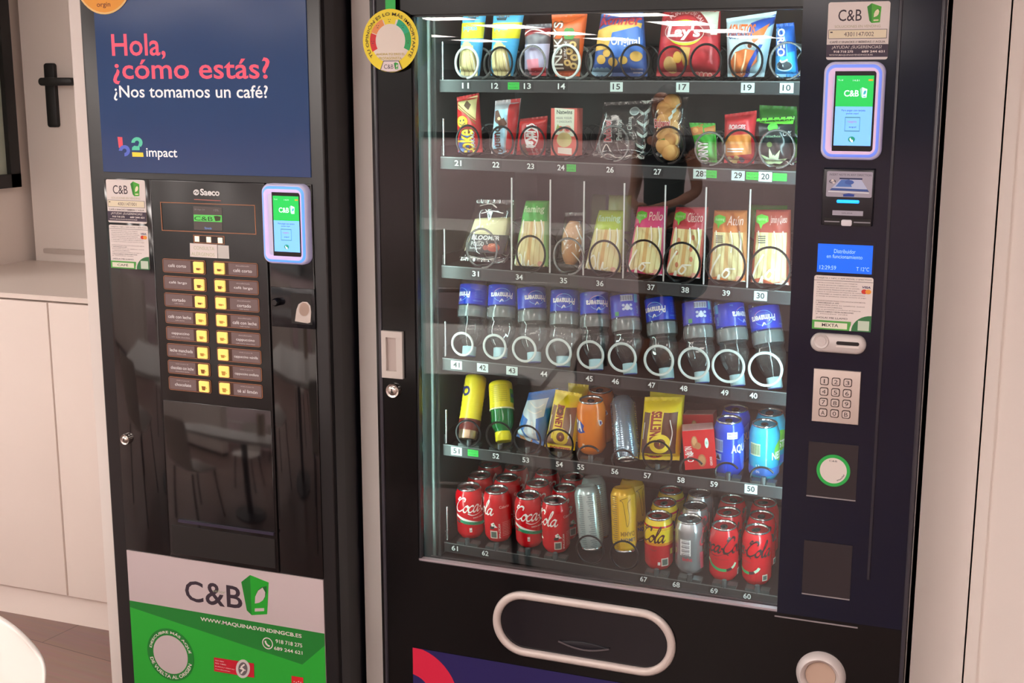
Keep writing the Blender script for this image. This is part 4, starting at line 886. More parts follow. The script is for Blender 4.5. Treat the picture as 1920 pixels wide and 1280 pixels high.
A.poly([(cx-r*.38, cz-r*.92), (cx-r*.26, cz-r*.63), (cx+r*.30, cz-r*.63), (cx+r*.42, cz-r*.9), (cx+r*.2, cz-r*.98), (cx-r*.1, cz-r*.995)], INK); A.poly([(cx-r*.355, cz-r*.92), (cx-r*.245, cz-r*.65), (cx+r*.285, cz-r*.65), (cx+r*.39, cz-r*.9), (cx+r*.2, cz-r*.97), (cx-r*.1, cz-r*.98)], M((240, 226, 226), .45))
A.text('C&B', cx-r*.24, cz-r*.75, cx+r*.1, cz-r*.89, INK); cup_logo(A, cx+r*.12, cz-r*.68, cx+r*.28, cz-r*.91)
deco('round_sticker', A, Y, SM, (circ(cx, cz, r, 56), YEL))

# ------------------------------------------------------------------ goods: bags and packs
def bag(name, label, cat, TL, TR, BR, BL, mat, art=None, Yb=None, Yt=None, th=.035, seal=.09, seed=0, group=None, zrest=None, film=None, flat=.6, mn=.5):
    rnd = random.Random(seed+len(label))
    if Yb is None: Yb = .131+.56*th
    if Yt is None: Yt = Yb+.004
    bl, br = at(*BL, Yb), at(*BR, Yb); tl, tr = at(*TL, Yt), at(*TR, Yt)
    zb = (bl.z+br.z)/2; zt = (tl.z+tr.z)/2; k = (Yt-Yb)/(zt-zb)
    if zrest is not None:
        zrest += SLANT[row_of(zrest)]*((bl.x+br.x)/2+.72)
        d = zrest-min(bl.z, br.z); bl.z += d; br.z += d
    org = Vector(((bl.x+br.x)/2, Yb+th*.4, min(bl.z, br.z)))
    def base(u, v): return (bl*(1-u)+br*u)*(1-v)+(tl*(1-u)+tr*u)*v
    w1, w2, w3 = rnd.uniform(0, 6), rnd.uniform(0, 6), rnd.uniform(0, 6)
    def prof(u, v):
        vv = min(1, max(0, (v-seal*.8)/(1-1.7*seal))) if seal else v
        a = max(0, 1-abs(2*u-1)**2.6)**flat; c = max(0, 1-abs(2*vv-1)**4.0)**mn
        wr = .06*math.sin(9*u+w1+5*v)+.05*math.sin(14*v+w2-6*u)+.03*math.sin(23*u+17*v+w3)
        return a*c*(1+wr)
    def edge(u, v): return .0012*math.sin(40*u+w1) if (v < .03 or v > .97) else 0.0
    nu, nv = 22, 34; b = MB(); F_, B_ = [], []
    for j in range(nv+1):
        v = j/nv
        for i in range(nu+1):
            u = i/nu; p = base(u, v); d = prof(u, v)
            F_.append(p+Vector((0, -th*.55*d+edge(u, v), 0))); B_.append(p+Vector((0, th*.45*d+.0012+edge(u, v), 0)))
    n = len(F_); fs = []
    for j in range(nv):
        for i in range(nu):
            a = j*(nu+1)+i; fs.append((a, a+1, a+nu+2, a+nu+1)); fs.append((n+a, n+a+nu+1, n+a+nu+2, n+a+1))
    rim = list(range(nu+1))+[j*(nu+1)+nu for j in range(1, nv+1)]+[nv*(nu+1)+i for i in range(nu-1, -1, -1)]+[j*(nu+1) for j in range(nv-1, 0, -1)]
    for i in range(len(rim)): a, c = rim[i], rim[(i+1) % len(rim)]; fs.append((a, n+a, n+c, c))
    b.add(F_+B_, fs, mat, True)
    def uv(x, z):
        u, v = .5, .5
        for _ in range(6):
            p = base(u, v); du = (br-bl)*(1-v)+(tr-tl)*v; dv = (tl-bl)*(1-u)+(tr-br)*u
            D = du.x*dv.z-du.z*dv.x
            ex, ez = x-p.x, z-p.z; u += (ex*dv.z-ez*dv.x)/D; v += (du.x*ez-du.z*ex)/D
        return u, v
    def surf(x, z, h):
        u, v = uv(x, z); u = min(1, max(0, u)); v = min(1, max(0, v)); p = base(u, v)
        return (p.x, p.y-th*.55*prof(u, v)-h-.0003, p.z)
    bmean = Vector(((bl.x+br.x)/2, Yb, zb))
    A = None
    if art:
        A = Art(lambda px, py: (lambda p: (p.x, p.z))(at(px, py, Yb, k, zb)), .00020); art(A)
    root = empty(name, org, label, cat, group) if film else None
    if film:
        film(root, base, prof, th); o = b.build('wrapper', root)
        if A: c = MB(); A.emit(c, surf, .0035); c.build('print', root, recalc=False)
        return root
    if A: A.emit(b, surf, .0035)
    # keep the printing on the front: normals are already consistent
    o = b.build(name, None, recalc=False)
    for vtx in o.data.vertices: vtx.co -= org
    o.location = org; tag(o, label, cat, group); return o
CR = M((226, 196, 146), .6); TOAST = M((214, 176, 116), .6); OLIVE = M((150, 190, 110), .6); SNACK = M((206, 160, 90), .55)
def painted_glint(A, pts, w=2.0): A.line(pts, w, M((244, 240, 232), .2))  # pale streaks painted on the wrappers as highlights

# shelf 1 -------------------------------------------------------------
def art_pipas(dx, x0, x1, xb0, xb1):
    def f(A):
        BR_ = M((92, 56, 40), .5); SKY = M((80, 176, 222), .4)
        A.poly([(x0+2, 44), (x1, 42), (x1-1, 72), (x0, 73)], M((226, 218, 40), .4))
        A.text('Velarte', x0+9, 23, x0+36, 33, M((206, 186, 170), .5), bold=.02); A.text('Velarte', x0+9.6, 23.4, x0+36, 33, BR_, bold=.005)
        A.poly([(x0+12, 34), (x0+32, 33), (x0+30, 39), (x0+14, 39)], M((30, 60, 70), .5))
        A.text('pipas', x0+8, 48, x0+34, 60, M((90, 190, 220), .4), bold=.02); A.text('Artesanas', x0+8, 62, x0+32, 65, M((130, 120, 60), .5)); A.text('sabor sal', x0+10, 67, x0+30, 69, M((130, 120, 60), .5))
        m = (xb0+xb1)/2+1; A.ell(m, 120, 17, 42, M((196, 190, 140), .5))
        for k in range(4): A.line([(m-13+8*k, 152), (m-12+8*k, 120), (m-8+5.5*k, 86)], 7.0, M((222, 206, 150), .5)); A.line([(m-9+8*k, 150), (m-8+8*k, 120), (m-5+5.2*k, 90)], 1.0, M((140, 110, 70), .5))
        painted_glint(A, [(m+11, 140), (m+13, 118), (m+9, 100)], 1.6)
    return f
SKY = M((76, 170, 220), .35)
bag('snack_bag', 'blue and yellow breadstick bag at the left end of the top shelf', 'snack bag', (869, 12), (913, 12), (899, 151), (861, 151), SKY, art_pipas(0, 866, 912, 862, 898), th=.03, zrest=1.6225, group='breadstick bags on the top shelf')
bag('snack_bag', 'blue and yellow breadstick bag, second from the left on the top shelf', 'snack bag', (926, 12), (985, 12), (962, 152), (920, 151), SKY, art_pipas(58, 924, 980, 921, 962), th=.034, zrest=1.6225, seed=2, group='breadstick bags on the top shelf')
def a13(A):
    A.poly([(986, 56), (1034, 52), (1034, 68), (1010, 62), (986, 70)], M((140, 34, 40), .4)); A.poly([(986, 84), (1033, 82), (1033, 128), (985, 130)], M((190, 186, 214), .35)); A.poly([(992, 112), (1014, 110), (1016, 140), (993, 138)], M((232, 150, 168), .4)); A.poly([(1000, 128), (1026, 126), (1022, 154), (994, 150)], M((184, 44, 56), .4))
    A.line([(985, 66), (1000, 56), (1018, 58), (1034, 68)], 2.5, PAPER)
bag('snack_bag', 'small bag with lavender and pink panel next to the orange bag', 'snack bag', (985, 46), (1035, 44), (1026, 154), (984, 152), M((92, 88, 96), .3), a13, th=.03, zrest=1.6225)
def a14(A):
    A.poly([(1040, 74), (1091, 72), (1087, 132), (1041, 134)], M((104, 74, 54), .45))
    for x, y in ((1080, 84), (1074, 97), (1082, 108), (1070, 118), (1080, 124)): A.ring(x, y, 2.6, 6.2, M((222, 188, 122), .5))
    A.text('INSKYS', 1041, 40, 1063, 132, M((70, 56, 48), .5), bold=.045, rot=90); A.text('INSKYS', 1043, 42, 1062, 130, M((238, 232, 222), .5), bold=.01, rot=90)
    A.text('LIMÓN', 1063, 78, 1071, 112, M((40, 34, 30), .5), bold=.03, rot=90); A.text('LIMÓN', 1063.6, 79, 1070.6, 111, PAPER, bold=.0, rot=90)
    for k in range(6): A.ell(1074+7*math.cos(k*PI/3), 64+7*math.sin(k*PI/3), 5, 5, M((70, 140, 60), .5))
    A.ell(1074, 64, 4.5, 4.5, M((240, 150, 60), .5)); A.ell(1074, 64, 2, 2, M((120, 60, 30), .5)); A.line([(1036, 36), (1070, 44), (1100, 26)], 1.2, M((190, 80, 30), .4))
bag('snack_bag', 'orange bag of ring snacks with large vertical white letters', 'snack bag', (1034, 27), (1102, 21), (1087, 153), (1041, 153), M((222, 100, 44), .4), a14, th=.04, zrest=1.6225)
def a15(A):
    CH = M((220, 176, 86), .5); A.poly([(1124, 58), (1180, 40), (1206, 44), (1204, 60), (1160, 66), (1150, 92), (1120, 96)], CH)
    A.poly([(1157, 62), (1200, 50), (1208, 56), (1208, 108), (1160, 108), (1148, 90)], M((64, 112, 190), .4))
    A.line([(1126, 54), (1150, 38), (1200, 34)], 3, M((150, 40, 44), .5)); A.text('Kunner', 1130, 27, 1206, 48, M((196, 60, 66), .5), bold=.02, shear=.15)
    A.text('Original', 1154, 70, 1204, 90, M((236, 236, 226), .5), bold=.02)
    for x, y, r in ((1134, 112, 9), (1157, 117, 9), (1176, 113, 8), (1198, 106, 10), (1146, 100, 8)): A.ell(x, y, r, r*.95, CH)
    for k in range(4): A.ell(1116+9*k, 135, 6, 8.5, M((150, 190, 214), .45))
    A.text('frito como', 1188, 127, 1208, 132, PAPER); A.text('siempre', 1188, 134, 1206, 139, PAPER)
bag('snack_bag', 'big blue crisp bag with golden crisps and the word Original', 'snack bag', (1128, 24), (1206, 22), (1214, 146), (1109, 146), M((62, 96, 168), .35), a15, th=.055, zrest=1.6225)
def a17(A):
    A.poly([(1262, 14), (1350, 12), (1347, 66), (1330, 66), (1318, 34), (1290, 22), (1262, 30)], M((208, 206, 190), .45))
    A.ring(1291, 62, 32, 46, M((150, 40, 44), .4), -10, 190); A.arc('AL PUNTO DE SAL', 1291, 62, 35, 7, 160, 28, M((216, 190, 190), .5), bold=.01)
    A.poly(circ(1291, 62, 33, 30, 24), M((196, 202, 50), .4)); A.ell(1290, 61, 37, 20, M((206, 186, 176), .4)); A.ell(1290, 61, 35.5, 18.5, M((158, 40, 50), .4)); A.ell(1290, 62, 31, 13.5, M((172, 34, 46), .4))
    A.text("Lay's", 1258, 50, 1320, 76, M((240, 238, 236), .45), bold=.04, shear=.15)
    G2 = M((208, 160, 70), .5); A.ell(1262, 122, 13, 16, M((216, 176, 110), .5)); A.ell(1278, 108, 8, 11, G2); A.poly([(1284, 88), (1302, 90), (1298, 122), (1288, 124)], M((190, 150, 70), .5))
    for k in range(4): A.ell(1308+8*k, 139+k, 4.6, 5.6, M((222, 186, 170), .5)); A.ell(1308+8*k, 139+k, 3, 4, M((190, 70, 70), .5))
bag('snack_bag', 'big red crisp bag with a round red and lime emblem', 'snack bag', (1244, 10), (1351, 10), (1350, 153), (1230, 152), M((190, 52, 60), .35), a17, th=.06, zrest=1.6225)
def a19(A):
    A.poly([(1412, 44), (1455, 26), (1452, 44), (1424, 70), (1408, 74)], M((40, 80, 170), .4)); A.poly([(1420, 62), (1446, 44), (1436, 66), (1412, 88)], M((220, 110, 50), .4))
    A.text('ASNETOS', 1367, 46, 1422, 68, M((226, 110, 44), .5), bold=.03, shear=.2); A.text('ORIGINAL', 1370, 61, 1412, 74, M((40, 60, 120), .5), bold=.02, shear=.1)
    A.poly([(1372, 118), (1384, 98), (1402, 92), (1424, 96), (1424, 116), (1402, 136), (1384, 152), (1372, 140)], M((206, 110, 54), .5)); A.line([(1384, 100), (1382, 124), (1376, 146)], 3, M((240, 200, 160), .5)); A.line([(1404, 94), (1400, 118), (1390, 140)], 3, M((244, 206, 170), .5))
    A.poly([(1428, 84), (1434, 84), (1420, 112), (1400, 148), (1394, 146), (1412, 112)], M((40, 70, 160), .4)); A.ell(1411, 84, 8, 8, M((240, 240, 240), .4)); A.ell(1411, 87, 4, 4, M((150, 80, 50), .5))
bag('snack_bag', 'white and blue bag with orange snack blob, beside the blue biscuit bag', 'snack bag', (1362, 35), (1456, 21), (1432, 154), (1364, 154), M((186, 212, 222), .35), a19, th=.05, zrest=1.6225)
def a10(A):
    A.poly([(1450, 108), (1492, 96), (1494, 148), (1454, 148)], M((52, 160, 226), .4))
    A.line([(1458, 54), (1464, 66), (1469, 84), (1471, 106)], 18, M((120, 190, 240), .4)); A.line([(1458, 54), (1464, 66), (1469, 84), (1471, 106)], 14, M((22, 70, 160), .4))
    A.ell(1473, 124, 15, 10, M((200, 216, 226), .4)); A.ell(1473, 123, 14, 8.5, M((48, 48, 56), .5)); A.line([(1466, 113), (1470, 117), (1480, 112)], 3, T_WHITE); A.rect(1456, 139, 1474, 145, M((150, 200, 236), .5)); A.text('OREO', 1460, 54, 1475, 106, T_WHITE, bold=.03, rot=-90)
bag('biscuit_bag', 'blue biscuit bag with a dark cookie at the right end of the top shelf', 'biscuit bag', (1456, 45), (1489, 42), (1497, 152), (1453, 152), M((40, 100, 190), .35), a10, th=.035, zrest=1.6225)
# shelf 2 -------------------------------------------------------------
def a21(A):
    A.poly([(860, 190), (896, 178), (896, 226), (880, 214), (862, 204)], M((224, 210, 150), .5)); A.poly([(878, 188), (888, 196), (884, 206), (874, 198)], M((96, 60, 40), .5)); A.line([(862, 196), (880, 210), (896, 224)], 2, M((150, 110, 60), .5)); A.line([(864, 202), (882, 216), (896, 232)], 2, M((150, 110, 60), .5))
    A.ell(872, 228, 10, 11, M((240, 200, 50), .4)); A.ell(869, 226, 1.4, 2, T_BLACK); A.ell(875, 225, 1.4, 2, T_BLACK); A.line([(866, 231), (872, 234), (878, 230)], 1.3, T_BLACK)
    A.line([(870, 292), (874, 270), (880, 250)], 20, M((40, 90, 170), .4)); A.text('toke', 861, 240, 894, 292, M((120, 60, 20), .5), bold=.05, rot=90); A.text('toke', 862, 242, 893, 291, M((248, 212, 40), .4), bold=.02, rot=90); A.text('KAKAO', 888, 246, 895, 276, M((200, 220, 250), .5), rot=90)
bag('chocolate_bar', 'red wafer bar with yellow letters at the left end of the second shelf', 'chocolate bar', (857, 182), (898, 174), (905, 299), (859, 299), M((206, 44, 46), .35), a21, th=.028, zrest=1.4645)
def a22(A):
    A.poly([(931, 194), (965, 190), (962, 206), (930, 208)], M((190, 196, 206), .35)); A.poly([(931, 206), (960, 204), (952, 232), (952, 262), (944, 296), (926, 292)], M((170, 216, 240), .35))
    A.poly([(958, 186), (976, 184), (974, 206), (968, 260), (960, 298), (948, 298), (956, 250)], M((196, 40, 44), .35))
    CHO = M((100, 60, 44), .45); A.poly([(932, 208), (938, 206), (946, 222), (938, 232), (932, 226)], CHO); A.poly([(938, 228), (950, 220), (956, 232), (944, 242)], CHO); A.ell(941, 222, 3, 3, M((230, 200, 160), .5))
    A.text('bueno', 928, 236, 944, 286, M((70, 40, 36), .5), bold=.03, rot=90); A.text('kinder', 930, 250, 936, 272, RED, bold=.02, rot=90); A.poly([(925, 280), (934, 278), (936, 298), (924, 297)], CHO); A.poly([(942, 288), (952, 284), (954, 298), (944, 298)], CHO)
bag('chocolate_bar', 'pale blue and red chocolate bar with dark vertical letters', 'chocolate bar', (929, 189), (977, 184), (963, 300), (921, 299), M((206, 200, 206), .3), a22, th=.028, zrest=1.4645)
def a23(A):
    A.poly([(972, 228), (1026, 224), (1026, 230), (974, 234)], M((190, 40, 36), .35)); A.line([(994, 262), (1000, 246), (1004, 240)], 4, PAPER)
    A.poly(circ(1001, 254, 13, 24, 23), T_WHITE); A.poly(circ(1001, 254, 11, 24, 21), M((190, 26, 34), .4)); A.text('KitKat', 991, 234, 1011, 277, T_WHITE, bold=.05, rot=-90, shear=.1)
    for i, t in enumerate(('leche', 'cacao', 'barrita')): A.text(t, 999+8*i, 278, 1003+8*i, 298, M((226, 190, 190), .5), rot=90)
    A.poly([(980, 272), (990, 268), (992, 290), (976, 296)], M((120, 70, 46), .5))
bag('chocolate_bar', 'short red chocolate bar with a white oval emblem', 'chocolate bar', (975, 223), (1027, 217), (1022, 302), (968, 301), M((176, 26, 32), .3), a23, th=.026, zrest=1.4645)
# carton box
bx = empty('snack_carton', (0, 0, 0), 'small coral carton with a white label and fig pictures', 'carton'); x0, x1, z0, z1 = rect_px((1033, 201), (1084, 205), (1079, 296), (1033, 291), .132); z0 = 1.469; bx.location = ((x0+x1)/2, .15, z0)
b = MB(); b.box(x0, x1, .132, .168, z0, z1, M((226, 104, 92), .5)); A = Art(plane_q(.132))
A.poly([(1040, 202), (1077, 205), (1076, 256), (1040, 252)], M((226, 232, 212), .5)); textpx(A, 'Natwins', (1044, 206), (1073, 214), .132, M((50, 70, 60), .5), bold=.02); textpx(A, 'HIGOS, YOGUR', (1043, 219), (1072, 224), .132, M((50, 70, 60), .5)); textpx(A, 'Y CHOCOLATE', (1044, 226), (1072, 230), .132, M((50, 70, 60), .5))
A.ell(1058, 262, 14, 14, M((214, 200, 140), .5)); A.ell(1050, 241, 6, 5, M((214, 90, 70), .5)); A.ell(1064, 242, 7, 7, M((230, 170, 150), .5)); A.ell(1064, 242, 4, 4, M((200, 70, 70), .5)); A.poly([(1042, 244), (1046, 232), (1052, 244)], M((150, 170, 90), .5)); A.poly([(1046, 276), (1072, 278), (1072, 290), (1046, 287)], M((240, 226, 214), .5))
A.emit(b, on_plane(.132)); b.build('box', bx, recalc=False)
# clear palmier bags with white leaf print
LEAFW = M((196, 214, 208), .5)
def chevrons(A, x0, y0, x1, y1, n):
    for k in range(n):
        t = k/(n-1); x, y = x0+(x1-x0)*t, y0+(y1-y0)*t
        A.poly([(x, y), (x-11, y-8), (x-9, y-1), (x-1, y+5)], LEAFW); A.poly([(x, y), (x+9, y-10), (x+10, y-3), (x+1, y+5)], LEAFW)
def a26(A):
    chevrons(A, 1212, 190, 1206, 296, 6); A.ell(1194, 208, 9, 8, M((170, 186, 184), .5)); A.ell(1194, 208, 7, 6, M((120, 130, 130), .5)); A.text('Dulcesol', 1137, 224, 1154, 266, M((190, 190, 190), .5), bold=.05, rot=90); A.text('Dulcesol', 1138, 226, 1152, 264, M((190, 60, 70), .5), bold=.02, rot=90)
    A.text('Palmera', 1162, 224, 1172, 262, LEAFW, rot=90); A.text('y Cacao', 1182, 220, 1192, 250, LEAFW, rot=90); painted_glint(A, [(1120, 302), (1140, 288), (1160, 296), (1186, 290)], 2); painted_glint(A, [(1130, 290), (1142, 270), (1150, 284)], 2)
bag('pastry_bag', 'clear empty-looking pastry bag with white leaf print left of the palmiers', 'pastry bag', (1133, 192), (1222, 188), (1208, 312), (1110, 308), FILM, a26, th=.035, zrest=1.4645)
def film27(root, base, prof, th):
    for k in range(9):
        v = .09+.103*k; p = base(.5+.09*(-1)**k, v); b = MB(); c = (p.x, p.y-.002-.0012*(9-k), p.z)
        b.lathe([(0, -.012), (.011, -.0115), (.0165, -.006)], M((214, 164, 98), .6), 20, c, ax='y'); b.lathe([(.0165, -.006), (.0185, 0), (.0165, .006), (0, .008)], M((150, 98, 54), .6), 20, c, ax='y'); b.build('palmier', root)
def a27(A):
    A.text('Dulcesol', 1230, 222, 1262, 240, M((226, 220, 214), .5), bold=.07); A.text('Dulcesol', 1231, 223, 1261, 239, M((178, 44, 56), .5), bold=.03)
    for k in range(3): A.poly([(1234+14*k, 302), (1240+14*k, 288), (1246+14*k, 300), (1240+14*k, 309)], LEAFW); A.poly([(1258+6*k, 220-12*k), (1266+6*k, 212-12*k), (1266+6*k, 220-12*k), (1260+6*k, 226-12*k)], LEAFW)
    A.poly([(1240, 262), (1252, 258), (1254, 280), (1244, 286)], M((96, 150, 60), .5))
bag('pastry_bag', 'clear bag of round brown palmier pastries with a red and white logo', 'pastry bag', (1221, 184), (1290, 182), (1283, 313), (1226, 313), FILM, a27, th=.04, zrest=1.471, film=film27)
def a28(A):
    A.poly([(1294, 240), (1318, 232), (1322, 250), (1300, 254)], M((196, 120, 60), .5)); A.ell(1306, 244, 6, 5, M((220, 160, 90), .5)); A.text('CORNY', 1310, 262, 1332, 314, M((30, 100, 30), .5), bold=.06, rot=90, shear=.0); A.text('CORNY', 1311, 264, 1331, 312, T_WHITE, bold=.03, rot=90); A.poly([(1322, 240), (1342, 234), (1342, 250), (1326, 252)], M((190, 120, 60), .5))
bag('cereal_bar', 'bright green cereal bar leaning left of the red nut bag', 'cereal bar', (1292, 230), (1341, 231), (1344, 319), (1311, 318), M((70, 172, 60), .35), a28, th=.026, zrest=1.4645)
def a29(A):
    A.text('BORGES', 1370, 233, 1402, 242, M((226, 200, 200), .5), bold=.03, shear=.2); A.poly([(1363, 254), (1411, 250), (1411, 288), (1363, 292)], M((226, 140, 66), .45)); A.text('frutos secos', 1368, 262, 1396, 269, M((240, 200, 150), .5)); A.rect(1367, 277, 1398, 279.5, PAPER); A.rect(1367, 282, 1396, 284, PAPER)
    for x, y, c in ((1370, 298, CR), (1378, 302, TOAST), (1384, 296, SNACK), (1392, 299, M((70, 60, 80), .5))): A.ell(x, y, 5, 5.5, c)
bag('nut_bag', 'red and orange nut bag on the second shelf', 'nut bag', (1359, 215), (1419, 207), (1413, 320), (1357, 319), M((200, 40, 48), .35), a29, th=.04, zrest=1.4645)
def a20(A):
    A.poly([(1420, 222), (1490, 218), (1488, 232), (1436, 231), (1417, 228)], M((110, 214, 60), .4)); A.ell(1453, 238, 10, 8, M((90, 190, 70), .4)); LP_ = M((206, 222, 170), .5)
    for a, r in ((100, 20), (60, 20), (20, 19), (140, 19), (165, 16), (80, 12)):
        x, y = 1452, 306; dx, dy = math.cos(math.radians(a)), -math.sin(math.radians(a)); A.poly([(x, y), (x+dx*r*.5-dy*5, y+dy*r*.5+dx*5), (x+dx*r*1.5, y+dy*r*1.5), (x+dx*r*.5+dy*5, y+dy*r*.5-dx*5)], LP_)
    A.text('pistachos', 1436, 252, 1468, 258, M((170, 210, 170), .5)); A.text('O%', 1472, 245, 1486, 254, T_WHITE, shear=.2); A.ell(1447, 270, 5, 5, M((100, 120, 60), .5)); A.poly([(1460, 316), (1490, 312), (1490, 322), (1462, 322)], M((90, 200, 60), .4)); painted_glint(A, [(1440, 296), (1470, 300), (1486, 310)], 1.5)
bag('nut_bag', 'black nut bag with lime top and pale green leaf, right end of the second shelf', 'nut bag', (1416, 222), (1491, 217), (1489, 322), (1414, 319), M((34, 36, 38), .25), a20, th=.045, zrest=1.4645)
bag('nut_bag', 'lime-topped nut bag behind the black nut bag', 'nut bag', (1424, 197), (1494, 200), (1496, 308), (1424, 308), M((72, 160, 58), .35), None, Yb=.216, Yt=.218, th=.03, zrest=1.4645)
# shelf 3: sandwiches ---------------------------------------------------
def film31(root, base, prof, th):
    p = base(.5, .5); q_ = [(892, 410), (955, 408), (944, 470), (872, 470)]; pts = [(lambda p: (p.x, p.z))(at(x, y, .16)) for x, y in q_]
    b = MB(); b.prism(pts, .150, .175, M((226, 214, 164), .7), .006); b.build('bread', root)
    b = MB(); pts = [(lambda p: (p.x, p.z))(at(x, y, .142)) for x, y in ((886, 438), (956, 441), (944, 476), (873, 470))]; b.prism(pts, .138, .140, M((26, 28, 28), .4)); A = Art(plane_q(.138))
    textpx(A, 'BLOOMER', (884, 440), (936, 451), .138, T_WHITE, bold=.03, shear=.25); textpx(A, 'POLLO', (883, 452), (907, 461), .138, T_WHITE, shear=.2); textpx(A, 'Barbacoa', (881, 462), (901, 467), .138, T_WHITE); A.ell(925, 464, 12, 8, M((176, 70, 50), .5)); A.ell(910, 464, 5, 5, M((150, 60, 44), .5)); A.ell(922, 460, 7, 4, M((206, 110, 76), .5)); A.emit(b, on_plane(.138)); b.build('label_band', root, recalc=False)
def a31(A):
    for pts in ([(866, 488), (886, 482), (910, 486), (940, 482)], [(872, 496), (892, 491), (912, 499), (936, 494)], [(903, 385), (920, 382), (936, 388)], [(910, 398), (930, 394), (950, 398)], [(884, 478), (905, 482), (930, 480)]): painted_glint(A, pts, 1.4)
bag('sandwich_pack', 'clear-wrapped sandwich with a black label band, left end of the third shelf', 'sandwich', (893, 374), (964, 375), (947, 503), (860, 498), FILM, a31, Yb=.142, Yt=.165, th=.045, zrest=1.2415, film=film31)
def sand(kind, top, btm, brand, word, film=True):
    def f(A, C):
        (TL, TR, BR, BL) = C
        def p(u, v): return (TL[0]*(1-u)*(1-v)+TR[0]*u*(1-v)+BR[0]*u*v+BL[0]*(1-u)*v, TL[1]*(1-u)*(1-v)+TR[1]*u*(1-v)+BR[1]*u*v+BL[1]*(1-u)*v)
        P = lambda *t: [p(*x) for x in t]; BD = M((228, 212, 158), .6); FL = M((214, 170, 110), .6)
        A.poly(P((0, 0), (1, 0), (1, .26), (0, .26)), M(top, .4))
        A.poly(P((.1, .26), (.93, .26), (.95, .86), (.1, .86)), BD); A.poly(P((.44, .26), (.54, .26), (.56, .86), (.44, .86)), FL)
        for u in (.2, .34, .66, .82): A.line(P((u, .28), (u+.02, .5), (u-.02, .84)), 1.3, M((206, 178, 120), .6))
        if kind == 'red':
            for u, v in ((.3, .4), (.72, .36), (.7, .5), (.28, .55), (.74, .62), (.34, .7)): A.ell(*p(u, v), 3, 5, M((206, 130, 96), .6))
        if kind in ('pink', 'orange', 'red', 'rust'): A.poly(P((0, .84), (.3, .80), (.6, .86), (1, .80), (1, .93), (0, .93)), M(btm, .4)); A.poly(P((.62, .86), (1, .84), (1, .94), (.66, .94)), M((196, 216, 210), .45))
        A.poly(P((0, .925), (1, .925), (1, 1), (0, 1)), M((60, 180, 70), .4) if kind != 'lime' else M((170, 200, 120), .4)); A.text('100% RECICLABLE', *p(.08, .945), *p(.92, .975), M((190, 230, 170), .5))
        if kind in ('green', 'lime'):
            A.text('ñaming', *p(.08, .06), *p(.92, .17), M((196, 226, 176), .5), bold=.03); A.rect(*p(.78, .935), *p(.93, .985), M((214, 214, 60), .5))
        else:
            A.poly(P((.06, .07), (.2, .045), (.4, .07), (.42, .13), (.26, .17), (.22, .22), (.16, .16), (.06, .14)), M((96, 190, 60), .4)); A.text('ñaming', *p(.1, .085), *p(.38, .13), M((200, 232, 180), .5)); A.text(word, *p(.46, .06), *p(.94, .17), M((240, 206, 196), .5), shear=.25)
        x, y = p(.05, .9); W = TR[0]-TL[0]; LW = M((240, 236, 220), .4); s = W/58
        if brand == 'Go':
            A.line([(x+22*s, y-52*s), (x+8*s, y-28*s), (x+3*s, y-6*s), (x+12*s, y-2*s), (x+20*s, y-16*s), (x+16*s, y+4*s)], 3.2*s, LW); A.line([(x+32*s, y-26*s), (x+25*s, y-16*s), (x+30*s, y-10*s), (x+38*s, y-20*s), (x+32*s, y-26*s), (x+48*s, y-26*s)], 3*s, LW)
        else:
            A.line([(x+16*s, y-44*s), (x+5*s, y-18*s), (x+10*s, y-4*s), (x+24*s, y-16*s), (x+22*s, y-38*s), (x+12*s, y-30*s)], 3.2*s, LW); A.line([(x+34*s, y-46*s), (x+28*s, y-10*s), (x+34*s, y-6*s), (x+42*s, y-24*s), (x+40*s, y-8*s), (x+52*s, y-12*s)], 2.8*s, LW); A.line([(x+2*s, y+6*s), (x+26*s, y-1*s), (x+50*s, y-2*s)], 2.2*s, LW)
        A.ell(*p(.85, .82), 5, 6, M((222, 160, 140), .5)); A.ell(*p(.88, .84), 3, 4, M((240, 190, 170), .5))
        for u in (.16, .6, .84): painted_glint(A, P((u, .24), (u+.06, .38), (u+.03, .5)), 2.0)
        for k in range(4): A.rect(p(.12, 0)[0], p(0, .3+.025*k)[1], p(.34, 0)[0], p(0, .312+.025*k)[1], M((96, 90, 80), .5)) if kind in ('rust', 'orange') else None
    return f
def sandwich(label, C, base, fn, **kw):
    kw.setdefault('Yb', .128); kw.setdefault('Yt', .176)
    bag('sandwich_pack', label, 'sandwich', *C, M(base, .22), (lambda A: fn(A, C)) if fn else None, th=.036, seal=.0, flat=.35, mn=.4, zrest=1.2415, group='triangle sandwiches on the third shelf', **kw)
sandwich('green-topped sandwich pack, leftmost of the pale sandwich packs', ((987, 376), (1030, 376), (1028, 519), (963, 516)), (150, 190, 120), sand('green', (76, 176, 70), (60, 180, 70), 'Ola', ''))
sandwich('yellow-green topped sandwich pack right of the wrapped roll', ((1124, 394), (1174, 394), (1163, 529), (1096, 521)), (206, 196, 130), sand('lime', (176, 196, 60), (170, 200, 120), 'Ola', ''))
sandwich('pink-topped sandwich pack on the third shelf', ((1197, 387), (1252, 386), (1243, 536), (1175, 528)), (222, 110, 140), sand('pink', (214, 64, 120), (210, 60, 110), 'Go', 'Pollo'))
sandwich('red-topped sandwich pack right of the pink one', ((1268, 388), (1328, 388), (1312, 543), (1247.5, 535)), (206, 110, 100), sand('red', (196, 64, 76), (206, 80, 76), 'Go', 'Clásico'))
sandwich('orange-topped sandwich pack, second from the right on the third shelf', ((1340, 394), (1401, 394), (1399, 549), (1328, 543)), (222, 150, 96), sand('orange', (210, 120, 60), (222, 120, 50), 'Go', 'Atún'))
